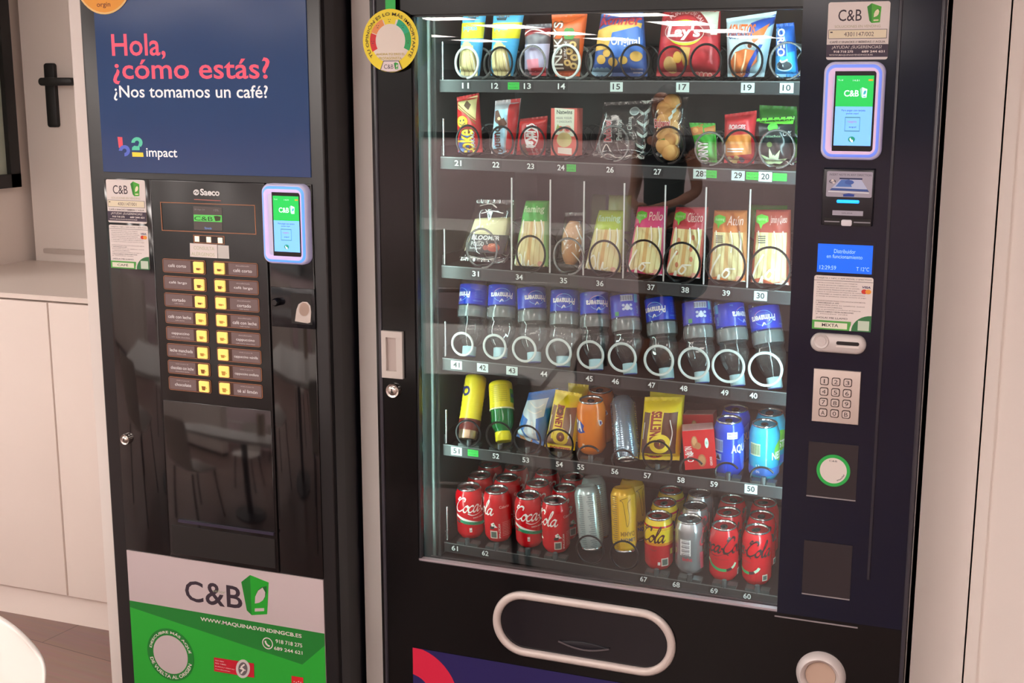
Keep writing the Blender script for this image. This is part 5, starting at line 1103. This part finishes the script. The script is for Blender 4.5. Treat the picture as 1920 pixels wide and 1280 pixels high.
sandwich('rust-red sandwich pack at the right end of the third shelf', ((1418, 393), (1483, 393), (1480, 553), (1407, 547)), (190, 96, 76), sand('rust', (176, 74, 60), (196, 90, 60), 'Go', 'Jamón y Queso'))
sandwich('second yellow-green sandwich pack, standing behind the one by the roll', ((1142, 366), (1184, 366), (1180, 470), (1140, 470)), (186, 196, 130), None, Yb=.30, Yt=.312)
sandwich('green sandwich pack behind the rust-red pack at the right end', ((1404, 384), (1476, 385), (1478, 480), (1402, 480)), (70, 160, 70), None, Yb=.30, Yt=.312)
def a35(A):
    for pts in ([(1062, 425), (1072, 440), (1066, 456)], [(1086, 420), (1094, 450), (1090, 470)], [(1080, 470), (1090, 490), (1084, 505)]): painted_glint(A, pts, 1.6)
def film35(root, base, prof, th):
    b = MB(); p0, p1 = base(.5, .06), base(.5, .84); n = 14; pts = [p0+(p1-p0)*(k/n) for k in range(n+1)]; b.tube([(p.x, p.y, p.z) for p in pts], .02, M((206, 150, 98), .65), 18, rr=[.021*math.sin(PI*min(1, max(.0, (k+.6)/(n+1.2))))**.4 for k in range(n+1)]); b.build('bread_roll', root)
bag('roll_pack', 'film-wrapped long bread roll between two sandwich packs', 'bread roll', (1060, 398), (1098, 398), (1090, 521), (1046, 517), FILM, a35, Yb=.142, Yt=.16, th=.045, zrest=1.2415, film=film35)

# ------------------------------------------------------------------ cans
CANL = M((196, 198, 198), .22, .9, name='can_lid'); CANA = M((176, 178, 180), .25, .9)
CANPROF = [(0, .004), (.020, .004), (.0235, .0), (.0262, .0015), (.0318, .0105), (.033, .0145), (.033, .0935), (.0322, .0985), (.0278, .1095), (.0268, .1115)]
LIDPROF = [(.0268, .1115), (.0276, .113), (.0275, .1145), (.0266, .1153), (.0254, .1148), (.0247, .1125), (.0236, .1108), (0, .1112)]
def scaled(prof, kr, kz): return [(r*kr, z*kz) for r, z in prof]
def can_proto(name, base, art, kr=.905, kz=1.0, bands=None):
    root = empty(name, (0, 0, 0)); P = scaled(CANPROF, kr, kz); b = MB(); R0 = .033*kr
    b.lathe(P, base, 40)
    if bands:
        for z0, z1, m in bands:
            z0, z1 = z0*kz, z1*kz; pr = [(rad(P, z)+.0002, z) for z in [z0+(z1-z0)*k/6 for k in range(7)]]
            pr = [(0, pr[0][1])]+pr+[(0, pr[-1][1])]; vs = MB(); b.lathe([(r_, z_) for r_, z_ in pr[1:-1]], m, 40)
    A = Art(lambda s, z: (s, z)); art(A, R0, kz)
    def fn(s, z, h): a = s/R0; r = rad(P, z)+h+.00015; return (r*math.sin(a), -r*math.cos(a), z)
    A.step = .00006; A.emit(b, fn, .003); b.build('body', root, recalc=False)
    b = MB(); b.lathe(scaled(LIDPROF, kr, kz), CANL, 40); zt = .1112*kz
    lid = b.build('lid', root)
    b = MB(); b.prism([(x, y) for x, y in circ(0, -.004, .0075, 16, .0105)], 0, .0012, CANA)
    b.v = [(x, y2, zt+.0008+t) for (x, t, y2) in b.v]; b.box(-.003, .003, -.011, -.005, zt+.002, zt+.0024, MATTE); b.build('pull_tab', lid)
    return root
def rad(P, z):
    for (r0, z0), (r1, z1) in zip(P[2:], P[3:]):
        if z0 <= z <= z1: return r0+(r1-r0)*(z-z0)/max(z1-z0, 1e-9)
    return P[-1][0] if z > P[-1][1] else P[3][0]
D2 = math.radians
def cola_art(ink, kind):
    def f(A, R, kz):
        S = lambda deg: D2(deg)*R
        sc = .0172; wid = 8.75*sc*.56
        script(A, 'Coca-Cola', S(-118), .0655, sc*.92, ink, .26 if kind == 'classic' else .33, .25, (S(236))/(8.75*sc*.92))
        A.line([(S(-60), .0625), (S(-40), .0585), (S(-15), .060), (S(10), .0645), (S(22), .0605)], .0022, ink, pen=(.5, .3))
        A.text('SABOR ORIGINAL' if kind == 'classic' else 'ZERO AZÚCAR', S(-38), .0535, S(22), .0505, ink)
        if kind == 'classic':
            A.poly([(S(-118), .058), (S(-118), .0525), (S(-60), .042), (S(30), .030), (S(30), .0335), (S(-60), .0485)], PAPER); GN = M((30, 140, 96), .4)
            A.poly([(S(-98), .0475), (S(-96), .0405), (S(20), .0305), (S(22), .0375)], GN); A.text('RECÍCLAME', S(-80), .0435, S(-8), .0365, M((20, 90, 60), .5), shear=-.1); A.poly([(S(-118), .046), (S(-98), .042), (S(-96), .038), (S(-118), .040)], M((40, 34, 34), .5))
            A.rect(S(-56), .029, S(-46), .019, M((236, 210, 206), .5)); A.rect(S(-55), .023, S(-47), .0215, M((60, 40, 40), .5))
        if kind in ('zero',):
            GN = M((44, 160, 92), .4); A.line([(S(-64), .044), (S(-45), .035), (S(-15), .029), (S(14), .028)], .0062, GN); A.line([(S(15), .028), (S(35), .031)], .006, M((60, 20, 30), .5)); A.line([(S(36), .032), (S(46), .036), (S(54), .042)], .0055, M((190, 220, 190), .5)); A.line([(S(-70), .047), (S(-62), .043)], .005, M((190, 220, 190), .5))
            A.rect(S(66), .026, S(88), .012, M((214, 190, 176), .5)); A.rect(S(69), .0235, S(85), .0145, M((80, 90, 84), .5))
        if kind in ('classic', 'lemon'):
            A.rect(S(88), .030, S(118), .012, M((222, 196, 184), .5)); A.rect(S(92), .0275, S(114), .0145, M((84, 96, 90), .5))
            A.text('RECÍCLAME', S(122), .012, S(131), .046, ink if kind == 'classic' else M((90, 20, 24), .5), rot=90)
        if kind == 'classic':
            A.n += 1; A.hold = True
            for k in range(9): A.text('ingredientes agua carbonatada', S(140), .050-.0038*k, S(182), .0478-.0038*k, M((226, 150, 146), .5))
            A.hold = False; A.text('Calorías', S(130), .088, S(176), .082, M((236, 190, 186), .5)); A.poly([(S(92), .046), (S(104), .050), (S(112), .042), (S(120), .038), (S(96), .038)], PAPER); A.poly([(S(88), .040), (S(108), .041), (S(104), .034), (S(88), .034)], M((40, 30, 30), .5)); A.poly([(S(100), .047), (S(108), .046), (S(106), .042)], M((40, 150, 80), .5))
        if kind == 'lemon': A.rect(S(128), .048, S(142), .036, M((236, 206, 70), .4)); A.line([(S(44), .050), (S(58), .047), (S(70), .049)], .0012, M((90, 20, 24), .5)); A.rect(S(74), .022, S(84), .015, PAPER)
    return f
def barcode(A, s0, z0, s1, z1, n=14, bg=PAPER, fg=INK, horiz=False):
    A.rect(s0, z0, s1, z1, bg); A.n += 1; A.hold = True
    for k in range(n):
        t = (k+.2)/n; w_ = (.3+.35*((k*7) % 3)/2)/n
        if horiz: A.rect(s0+(s1-s0)*.1, z0+(z1-z0)*t, s0+(s1-s0)*.9, z0+(z1-z0)*(t+w_), fg)
        else: A.rect(s0+(s1-s0)*t, z0+(z1-z0)*.1, s0+(s1-s0)*(t+w_), z0+(z1-z0)*.9, fg)
    A.hold = False
def light_art(A, R, kz):
    S = lambda d: D2(d)*R; RD = M((206, 50, 66), .3)
    script(A, 'Coca-Cola', S(-118), .0655, .0158, RD, .3, .25, S(236)/(8.75*.0158)); barcode(A, S(-198), .080, S(-156), .044, 12, T_WHITE, INK, True); A.text('light', S(-188), .040, S(-150), .030, RD, bold=.02)
    A.poly([(S(-118), .05), (S(-96), .05), (S(-92), .012), (S(-112), .012)], M((196, 80, 96), .3))
def orange_art(A, R, kz):
    S = lambda d: D2(d)*R; BL = M((26, 70, 170), .35)
    A.poly([(S(-92), .078), (S(-48), .074), (S(-30), .066), (S(-36), .058), (S(-26), .052), (S(-50), .047), (S(-92), .049)], BL); A.text('FANTA', S(-150), .074, S(-40), .052, T_WHITE, bold=.05)
    A.poly([(S(28), .079), (S(44), .076), (S(50), .068), (S(36), .064), (S(30), .068)], M((236, 226, 220), .4)); A.poly([(S(34), .075), (S(44), .074), (S(42), .066), (S(36), .069)], M((70, 40, 120), .4)); A.rect(S(-40), .026, S(-30), .016, M((240, 210, 180), .5)); A.rect(S(-38), .022, S(-31), .0205, INK)
def aqua_art(A, R, kz):
    S = lambda d: D2(d)*R; A.poly([(S(34), .078), (S(70), .090), (S(90), .012), (S(60), .012)], M((50, 110, 226), .35)); A.text('AQUARIUS', S(10), .070, S(150), .050, T_WHITE, bold=.03); barcode(A, S(-62), .080, S(-22), .054, 14, M((150, 180, 230), .4), M((30, 50, 120), .5)); A.rect(S(-58), .050, S(-28), .036, M((120, 160, 220), .4)); A.poly([(S(-54), .038), (S(-43), .049), (S(-32), .038)], INK)
    A.rect(S(-6), .097, S(34), .083, T_WHITE); A.text('BAJO EN', S(-2), .094, S(30), .0905, INK, bold=.01); A.text('CALORÍAS', S(-2), .0885, S(30), .085, INK, bold=.01)
def tea_art(A, R, kz):
    S = lambda d: D2(d)*R; A.rect(S(-200), .030, S(160), .012, M((30, 110, 200), .35)); barcode(A, S(-60), .080, S(-14), .054, 14, M((206, 226, 190), .4), M((60, 100, 60), .5)); A.ell(S(76), .062, S(36), .022, M((110, 190, 60), .4)); A.text('NESTEA', S(30), .062, S(130), .046, T_WHITE, bold=.03)
    A.ring(S(-24), .034, .0022, .0034, T_WHITE, -60, 220); A.text('0%', S(-30), .024, S(-16), .019, T_WHITE)
def stripes(bg_txt, ink, extra=None):
    def f(A, R, kz):
        S = lambda d: D2(d)*R; A.n += 1; A.hold = True
        for c0, c1 in ((-70, -40), (-30, 5), (20, 55), (70, 100), (-140, -100)):
            for k in range(26):
                z = .014+.0042*k*kz*.93; L = (c1-c0)*(.55+.45*((k*5+int(c0)) % 7)/7); A.rect(S(c0), z+.0016, S(c0+L), z, ink)
        A.hold = False
        if extra: extra(A, S, kz)
    return f
def y_extra(A, S, kz):
    BK = M((60, 46, 20), .5); A.rect(S(-75), .125, S(12), .012, M((226, 178, 34), .3)); A.text('LIMÓN', S(-62), .112, S(6), .102, M((70, 80, 110), .5), bold=.02); A.text('DAMM', S(-60), .098, S(6), .088, M((150, 110, 30), .5), bold=.03)
    A.line([(S(-45), .020), (S(-30), .030), (S(-36), .060), (S(-24), .078), (S(-16), .05), (S(-8), .026), (S(4), .022), (S(-30), .016)], .0009, BK)
WHT = M((240, 234, 228), .4)
protos = {
 'red': can_proto('cola_can', M((206, 18, 30), .22, name='can_red'), cola_art(WHT, 'classic')),
 'zero': can_proto('cola_can', M((206, 22, 34), .22, name='can_red_zero'), cola_art(M((34, 8, 14), .4), 'zero')),
 'lemon': can_proto('cola_can', M((196, 30, 36), .22, name='can_red_lemon'), cola_art(M((70, 16, 22), .35), 'lemon'), bands=[(.0640, .1113, M((232, 200, 40), .22)), (.058, .064, M((222, 140, 40), .22))]),
 'light': can_proto('cola_can', M((190, 192, 196), .24, .7, name='can_silver'), light_art),
 'orange': can_proto('soda_can', M((232, 128, 36), .22, name='can_orange'), orange_art),
 'aqua': can_proto('soda_can', M((26, 72, 200), .2, name='can_blue'), aqua_art),
 'tea': can_proto('soda_can', M((44, 172, 210), .2, name='can_cyan'), tea_art),
 'slim': can_proto('slim_can', M((186, 204, 204), .25, .5, name='can_pale'), stripes('', M((90, 104, 108), .5)), .80, 1.17),
 'slim_blue': can_proto('slim_can', M((150, 170, 186), .22, .7, name='can_steel_blue'), stripes('', M((60, 80, 110), .5)), .80, 1.17),
 'yellow': can_proto('slim_can', M((222, 172, 34), .24, .2, name='can_yellow'), stripes('', M((110, 84, 30), .5), y_extra), .80, 1.17)}
used = set()
def clone(root, mat, label, cat, group):
    first = root.name not in used
    if first: used.add(root.name); r = root; kids = None
    else:
        r = root.copy(); COL.objects.link(r)
        for ch in list(root.children):
            c = ch.copy(); COL.objects.link(c); c.parent = r
            for g in ch.children: d = g.copy(); COL.objects.link(d); d.parent = c
    r.matrix_world = mat; r['label'] = label; r['category'] = cat
    if group: r['group'] = group
    elif 'group' in r: del r['group']
    return r
def can_mat(lid, face, tilt=TILT):
    th = math.atan2(CAM[0]-lid.x, lid.y-CAM[1])
    return Matrix.Translation(lid)@Matrix.Rotation(tilt, 4, 'X')@Matrix.Translation((0, 0, -.1148))@Matrix.Rotation(th-D2(face), 4, 'Z')
ZL6 = .6285+.1148
cols = [('red', 'leftmost column', [(878.4, 910.9, -52), (898.5, 888.8, -70), (916.5, 867.6, 60)], 'red cola can with white script'),
        ('red', 'second column', [(931, 916.5, 122), (948.4, 894.8, 100), (964.7, 873.4, 30)], 'red cola can with white script'),
        ('red', 'third column', [(990, 926.3, -48), (1007.3, 903.8, -100), (1022.8, 883, 10)], 'red cola can with white script'),
        ('red', 'fourth column', [(1040.6, 936, 96), (1057.5, 912, 70), (1073.4, 888.4, 0)], 'red cola can with white script'),
        ('lemon', 'seventh column', [(1234.9, 964.7, 78), (1243.5, 938.2, 20), (1253.7, 915.5, 90)], 'yellow-topped red cola can'),
        ('light', 'eighth column', [(1293.3, 971.5, -160), (1301.3, 945.7, 0), (1307, 921.6, 80)], 'silver cola can'),
        ('zero', 'ninth column', [(1358, 983.5, 4), (1362.9, 955.2, 40), (1367.5, 930.2, -30)], 'red cola can with dark script'),
        ('zero', 'rightmost column', [(1420.3, 990.3, 44), (1425.9, 963.1, 10), (1428.6, 938.2, 80)], 'red cola can with dark script')]
ordn = ('front', 'middle', 'rear')
STEP = Vector((0, math.cos(TILT), math.sin(TILT)))*.0655
for kind, cn, L, ds in cols:
    p0 = at(L[0][0], L[0][1], .163)
    for i, (px, py, fc) in enumerate(L):
        q = p0+STEP*i; q.x += (at(px, py, q.y).x-q.x)*.6
        clone(protos[kind], can_mat(q, fc), '%s %s of the %s on the bottom shelf' % (ordn[i], ds, cn), 'can', 'cola cans on the bottom shelf')
for kind, px, py, n, fc, lb in (('orange', 1108, 748, 0, 0, 'orange soda can on the fifth shelf, in front'), ('orange', 1108, 748, 1, 20, 'orange soda can standing behind the front orange one'),
        ('aqua', 1367, 785, 0, 0, 'blue sports drink can with white letters, in front'), ('aqua', 1367, 785, 1, 10, 'blue sports drink can standing behind the front blue one'),
        ('tea', 1434, 792, 0, 0, 'turquoise iced tea can at the right end of the fifth shelf, in front'), ('tea', 1434, 792, 1, 30, 'turquoise iced tea can behind the front turquoise one')):
    clone(protos[kind], can_mat(at(px, py, .163)+STEP*n, fc), lb, 'can', 'soda cans on the fifth shelf')
def lean(kind, a, c, Ya, Yc, roll, label, cat, group, zmin=None):
    """stand the thing with its base at pixel a (plane Ya) and its top at pixel c (plane Yc)"""
    p, q = at(*a, Ya), at(*c, Yc); z = (q-p).normalized()
    if zmin is not None:
        low = min(p.z, q.z); d = zmin-low; p.z += d
    x = Vector((1, 0, 0)); x = (x-z*x.dot(z)).normalized(); y = z.cross(x)
    m = Matrix(((x.x, y.x, z.x, p.x), (x.y, y.y, z.y, p.y), (x.z, y.z, z.z, p.z), (0, 0, 0, 1)))
    return clone(kind, m@Matrix.Rotation(D2(roll), 4, 'Z'), label, cat, group)
G5 = 'slim cans lying upside down'
lean(protos['slim'], (1099, 910), (1112, 1042), .165, .158, 165, 'pale tall slim can standing upside down on the bottom shelf', 'can', G5)
lean(protos['slim'], (1111, 893), (1124, 1010), .262, .256, 150, 'pale slim can behind the upside-down pale one', 'can', G5)
lean(protos['yellow'], (1168, 913), (1173, 1051), .165, .158, 175, 'yellow tall slim can with thin line drawing on the bottom shelf', 'can', G5)
lean(protos['yellow'], (1184, 897), (1190, 1015), .262, .256, 140, 'yellow slim can behind the front yellow one', 'can', G5)
lean(protos['slim_blue'], (1167, 744), (1175, 840), .200, .152, 160, 'steel-blue slim can tipped forward on the fifth shelf', 'can', G5)
# ------------------------------------------------------------------ water bottles, upside down
WATER = clear('water_bottle_clear', (.90, .94, .95), base=.07, edge=.85, rough=.05, power=1.8, body=(170, 180, 180), bodyfac=.05); MILKY = clear('bottle_milky_band', (.9, .93, .93), base=.06, edge=.4, rough=.15, power=3, body=(150, 158, 158), bodyfac=.55)
LABM = M((22, 60, 190), .3, name='bottle_label_blue'); CAPM = M((176, 214, 222), .4, name='bottle_cap_pale')
BT = empty('water_bottle', (0, 0, 0))
b = MB(); b.lathe([(.0, .006), (.02, .002), (.029, .0), (.0318, .006), (.0322, .012), (.0322, .066), (.033, .070)], WATER, 36)
b.lathe([(.033, .070), (.0337, .074), (.0337, .092), (.0325, .098)], MILKY, 36)  # milky grey segment between label and waist
b.lathe([(.0325, .098), (.0288, .104), (.0288, .108), (.0312, .115), (.0318, .124), (.0308, .134), (.028, .147), (.0225, .161), (.0165, .172), (.0142, .175), (.0142, .180)], WATER, 36, ribs=.03); b.build('bottle', BT)
def lab(A, R):
    S = lambda d: D2(d)*R
    LB = M((120, 190, 236), .4); A.ring(S(0), .041, .0190, .0204, LB, 30, 330, asp=.85); A.ring(S(0), .0415, .0206, .0216, M((206, 60, 140), .4), 20, 80, asp=.85); A.text('Primavera', S(-46), .050, S(50), .034, T_WHITE, bold=.03, shear=.1); A.text('Agua Mineral', S(-22), .0325, S(22), .0305, LB); A.line([(S(-6), .058), (S(0), .052), (S(8), .060)], .0016, T_WHITE); A.line([(S(-5), .0535), (S(6), .057)], .0012, T_WHITE)
    A.text('50cl', S(44), .022, S(56), .018, LB); barcode(A, S(128), .030, S(176), .016, 15, M((206, 220, 240), .4)); A.rect(S(104), .034, S(122), .014, M((60, 170, 220), .4))
    for k in range(6): A.ell(S(138+14*(k % 3)), .040+.009*(k//3), .0032, .0032, M((200, 214, 240), .4))
    A.ell(S(152), .046, .006, .006, M((220, 230, 246), .4)); A.rect(S(186), .064, S(202), .054, M((40, 150, 90), .4)); A.text('SPIN', S(106), .060, S(116), .042, LB, rot=90); A.text('nacimos en la montaña', S(-100), .060, S(-60), .056, LB)
    for k in range(6): A.text('composición analítica mg/l', S(-110), .030+.004*k, S(-66), .028+.004*k, LB)
b = MB(); b.lathe([(.0324, .0135), (.0326, .014), (.0326, .0655), (.0324, .066)], LABM, 40); A = Art(); lab(A, .0326)
A.step = .00006; A.emit(b, lambda s, z, h: ((.0327+h)*math.sin(s/.0326), -(.0327+h)*math.cos(s/.0326), z), .003); b.build('label', BT, recalc=False)
b = MB(); b.lathe([(.0152, .174), (.0158, .175), (.0158, .1972), (.0150, .1985)], CAPM, 28, ribs=.01); b.lathe([(.0150, .1985), (.0142, .2), (0, .2)], M((60, 90, 200), .35), 28); b.build('cap', BT)
bots = [((890, 526), (879, 668), 62, 'leftmost'), ((943, 527), (938, 671), 5, 'second'), ((996, 532), (1002, 680), -15, 'third'), ((1060, 536), (1056, 688), 10, 'fourth'), ((1114, 540), (1118, 694), -8, 'fifth'), ((1170, 545), (1182, 702), -150, 'sixth'), ((1235, 550), (1251, 711), 36, 'seventh'), ((1306, 557), (1317, 718), -152, 'eighth'), ((1365, 561), (1384, 724), -45, 'ninth'), ((1430, 566), (1454, 729), 22, 'rightmost')]
for a, c, left, nm in bots:
    p = at(*a, .200); q = at(*c, .152); z = (q-p).normalized(); x = Vector((1, 0, 0)); x = (x-z*x.dot(z)).normalized(); y = z.cross(x); k = (q-p).length/.2
    m = Matrix(((x.x, y.x, z.x, p.x), (x.y, y.y, z.y, p.y), (x.z, y.z, z.z, p.z), (0, 0, 0, 1)))@Matrix.Rotation(D2(180-24+left), 4, 'Z')@Matrix.Diagonal((.93, .93, k, 1))
    clone(BT, m, '%s upside-down water bottle of the row on the fourth shelf' % nm if nm in ('leftmost', 'rightmost') else '%s upside-down water bottle from the left on the fourth shelf' % nm, 'bottle', 'water bottles on the fourth shelf')
# ------------------------------------------------------------------ fifth shelf: bottles, cakes and biscuit cartons
def milk_bottle():
    r = empty('milkshake_bottle', (0, 0, 0)); b = MB()
    prof = [(0, .002), (.018, .0), (.0225, .004), (.0235, .012), (.0235, .05)]
    for k in range(4): prof += [(.0235, .054+.01*k), (.0228, .058+.01*k), (.0235, .062+.01*k)]
    b.lathe(prof+[(.0235, .098)], M((240, 214, 46), .35), 28); b.lathe([(.0235, .098), (.0232, .112), (.0205, .122)], M((120, 46, 40), .35), 28); A = Art(); A.text('Cacaolat', D2(-150)*.0235, .050, D2(40)*.0235, .028, M((40, 40, 120), .5), bold=.05)
    A.line([(D2(-30)*.0235, .104), (D2(0)*.0235, .110), (D2(34)*.0235, .105)], .004, M((226, 206, 180), .5)); A.line([(D2(-20)*.0235, .11), (D2(10)*.0235, .104)], .0025, M((226, 206, 180), .5))
    A.step = .00006; A.emit(b, lambda s, z, h: ((.0238+h)*math.sin(s/.0235), -(.0238+h)*math.cos(s/.0235), z), .003); b.build('bottle', r, recalc=False)
    b = MB(); b.lathe([(.0205, .122), (.0196, .127), (.0200, .134), (.018, .140), (0, .142)], M((176, 150, 124), .3, .7), 28, ribs=.03); b.build('foil_cap', r); return r
lean(milk_bottle(), (893, 704), (878, 812), .200, .146, 330, 'yellow milkshake bottle with brown foil-capped end, tipped upside down', 'bottle', None)
def tea_bottle():
    r = empty('tea_bottle', (0, 0, 0)); b = MB(); b.lathe([(0, .002), (.02, 0), (.0245, .004), (.0255, .01)], YEL, 28); b.lathe([(.0255, .01), (.0255, .062)], M((236, 214, 40), .35), 32); A = Art()
    for k in range(9): A.text('ingredientes agua azúcar zumo', D2(-40)*.0255, .048-.0042*k, D2(40)*.0255, .0455-.0042*k, M((90, 100, 30), .5))
    A.rect(D2(-110)*.0255, .05, D2(-55)*.0255, .02, M((70, 160, 50), .4)); A.text('limón', D2(-100)*.0255, .042, D2(-60)*.0255, .03, M((40, 60, 150), .5), bold=.03); A.rect(D2(-200)*.0255, .063, D2(160)*.0255, .060, M((236, 232, 190), .4))
    A.step = .00006; A.emit(b, lambda s, z, h: ((.0257+h)*math.sin(s/.0255), -(.0257+h)*math.cos(s/.0255), z), .003); b.build('label', r, recalc=False)
    b = MB(); b.lathe([(.0255, .063), (.0245, .066), (.0245, .085), (.0225, .098), (.0165, .108), (.0165, .112)], M((20, 110, 50), .12), 28, ribs=.02); b.build('bottle', r)
    b = MB(); b.lathe([(.0175, .110), (.018, .111), (.018, .128), (.0165, .130), (0, .130)], M((246, 232, 30), .35), 28, ribs=.015); b.build('cap', r); return r
lean(tea_bottle(), (938, 716), (945, 832), .200, .146, 170, 'yellow and green bottle with yellow cap, upside down on the fifth shelf', 'bottle', None)
def a53(A):
    W_ = M((206, 216, 220), .35); A.poly([(992, 748), (1034, 742), (1026, 776), (1000, 782), (984, 770)], W_); A.poly([(1000, 776), (1014, 772), (1012, 830), (1000, 820), (990, 800)], W_); A.poly([(974, 806), (986, 800), (1000, 826), (990, 832), (978, 822)], M((206, 150, 96), .5)); A.poly([(974, 804), (984, 798), (998, 822), (994, 830)], M((186, 220, 236), .4))
    for pts in ([(1000, 750), (1016, 758), (1028, 752)], [(996, 762), (1012, 768), (1024, 764)], [(1006, 784), (1008, 806)], [(976, 784), (982, 792)]): painted_glint(A, pts, 1.8)
bag('pastry_bag', 'crumpled blue and white pastry bag slumped beside the green bottle', 'pastry bag', (992, 736), (1046, 728), (1018, 842), (968, 824), M((44, 120, 200), .3), a53, Yb=.16, Yt=.21, th=.05, zrest=.857, seed=4)
def donette(A, C, choc):
    (TL, TR, BR, BL) = C
    def p(u, v): return (TL[0]*(1-u)*(1-v)+TR[0]*u*(1-v)+BR[0]*u*v+BL[0]*(1-u)*v, TL[1]*(1-u)*(1-v)+TR[1]*u*(1-v)+BR[1]*u*v+BL[1]*(1-u)*v)
    P = lambda *t: [p(*x) for x in t]; BRW = M((110, 60, 36), .5); YL = M((238, 206, 60), .4)
    A.poly(P((.08, .2), (.94, .2), (.92, .82), (.06, .82)), M((150, 110, 90), .4) if not choc else M((96, 54, 40), .4))
    A.poly(P((.26, .16), (.6, .16), (.56, .7), (.22, .7)), YL); q = A.q; 
    for k, ch in enumerate('DONETTES'):
        pass
    A.q = lambda u, v: q(*p(u, v)); A.text('DONETTES', .28, .18, .56, .70, M((150, 50, 40), .5), bold=.05, rot=-90 if not choc else 90)
    A.ring(.42, .26 if not choc else .62, .05, .13, BRW, asp=.5); A.ring(.55, .66, .08, .26, YL, asp=.55); A.ring(.55, .66, .05, .14, BRW, asp=.55)
    if choc: A.ring(.38, .82, .16, .26, M((190, 60, 40), .4), 200, 340, asp=.35); A.ell(.3, .88, .04, .015, T_BLACK); A.ell(.46, .88, .04, .015, T_BLACK)
    else: A.text('DONETTES', .16, .855, .84, .91, M((176, 50, 40), .5), bold=.05)
    A.q = q
    painted_glint(A, P((.78, .3), (.84, .5), (.8, .68)), 1.6); painted_glint(A, P((.12, .35), (.1, .6)), 1.4)
YB = M((240, 214, 40), .3)
C54 = ((1042, 730), (1091, 738), (1077, 858), (1021, 850)); C57 = ((1209, 744), (1280, 744), (1274, 870), (1198, 868))
bag('cake_bag', 'yellow mini-doughnut bag tilted left of the orange can', 'cake bag', *C54, YB, lambda A: donette(A, C54, False), th=.042, Yb=.154, Yt=.175, zrest=.857, group='yellow cake bags')
bag('cake_bag', 'yellow chocolate-doughnut bag left of the red biscuit cartons', 'cake bag', *C57, YB, lambda A: donette(A, C57, True), th=.045, Yb=.154, Yt=.175, zrest=.857, seed=3, group='yellow cake bags')
bag('cake_bag', 'yellow cake bag behind the tilted one near the orange cans', 'cake bag', (1066, 716), (1104, 720), (1094, 830), (1058, 826), YB, None, th=.032, Yb=.222, Yt=.228, zrest=.857, group='yellow cake bags')
bag('cake_bag', 'yellow cake bag behind the chocolate-doughnut bag', 'cake bag', (1219, 733), (1284, 738), (1276, 846), (1216, 842), YB, None, th=.034, Yb=.222, Yt=.228, zrest=.857, group='yellow cake bags')
def carton(label, dx, dy, Y0, rot, art):
    r = empty('biscuit_carton', (0, 0, 0), label, 'carton', 'red biscuit cartons'); b = MB(); W, H, D = .063, .082, .042
    b.box(-W/2, W/2, -D, 0, 0, H, M((206, 30, 36), .32)); b.box(-W/2+.001, W/2-.001, -D+.001, -.001, H, H+.0006, M((226, 170, 166), .4))
    A = Art(lambda u, v: (-W/2+W*u, H-H*v)); BI = M((176, 112, 70), .5)
    A.ell(.36, .30, .10, .16, BI); A.ell(.36, .28, .07, .11, M((206, 150, 104), .5)); A.ell(.46, .40, .1, .09, BI); A.ell(.55, .78, .13, .16, BI); A.ell(.55, .78, .1, .12, M((196, 136, 90), .5)); A.ell(.74, .34, .06, .13, M((210, 226, 216), .5)); A.text('BIO', .71, .30, .77, .37, DKGREEN)
    A.text('NUTS', .04, .40, .26, .62, PAPER, bold=.02, rot=-90); A.text('DUO', .10, .56, .30, .80, PAPER, bold=.02, rot=-90); A.text('cacao', .80, .70, .87, .92, PAPER, rot=90)
    A.emit(b, on_plane(-D)); T = Art(lambda u, v: (-W/2+W*u, -D+D*v))
    for k in range(4): T.text('información nutricional', .1, .8-.18*k, .9, .7-.18*k, M((190, 110, 110), .5))
    T.emit(b, lambda x, y, h: (x, y, H+.0007+h)); b.build('box', r, recalc=False)
    r.location = (dx, Y0, dy); r.rotation_euler = rot; return r
pA = at(1297, 876, .135); pB = at(1312, 800, .26)
carton('front red biscuit carton with biscuit pictures on the fifth shelf', pA.x+.007, .8555, .182, (D2(4), D2(-6), D2(14)), True)
carton('red biscuit carton behind the front one on the fifth shelf', pA.x-.004, .8615, .262, (0, D2(-5), D2(2)), True)
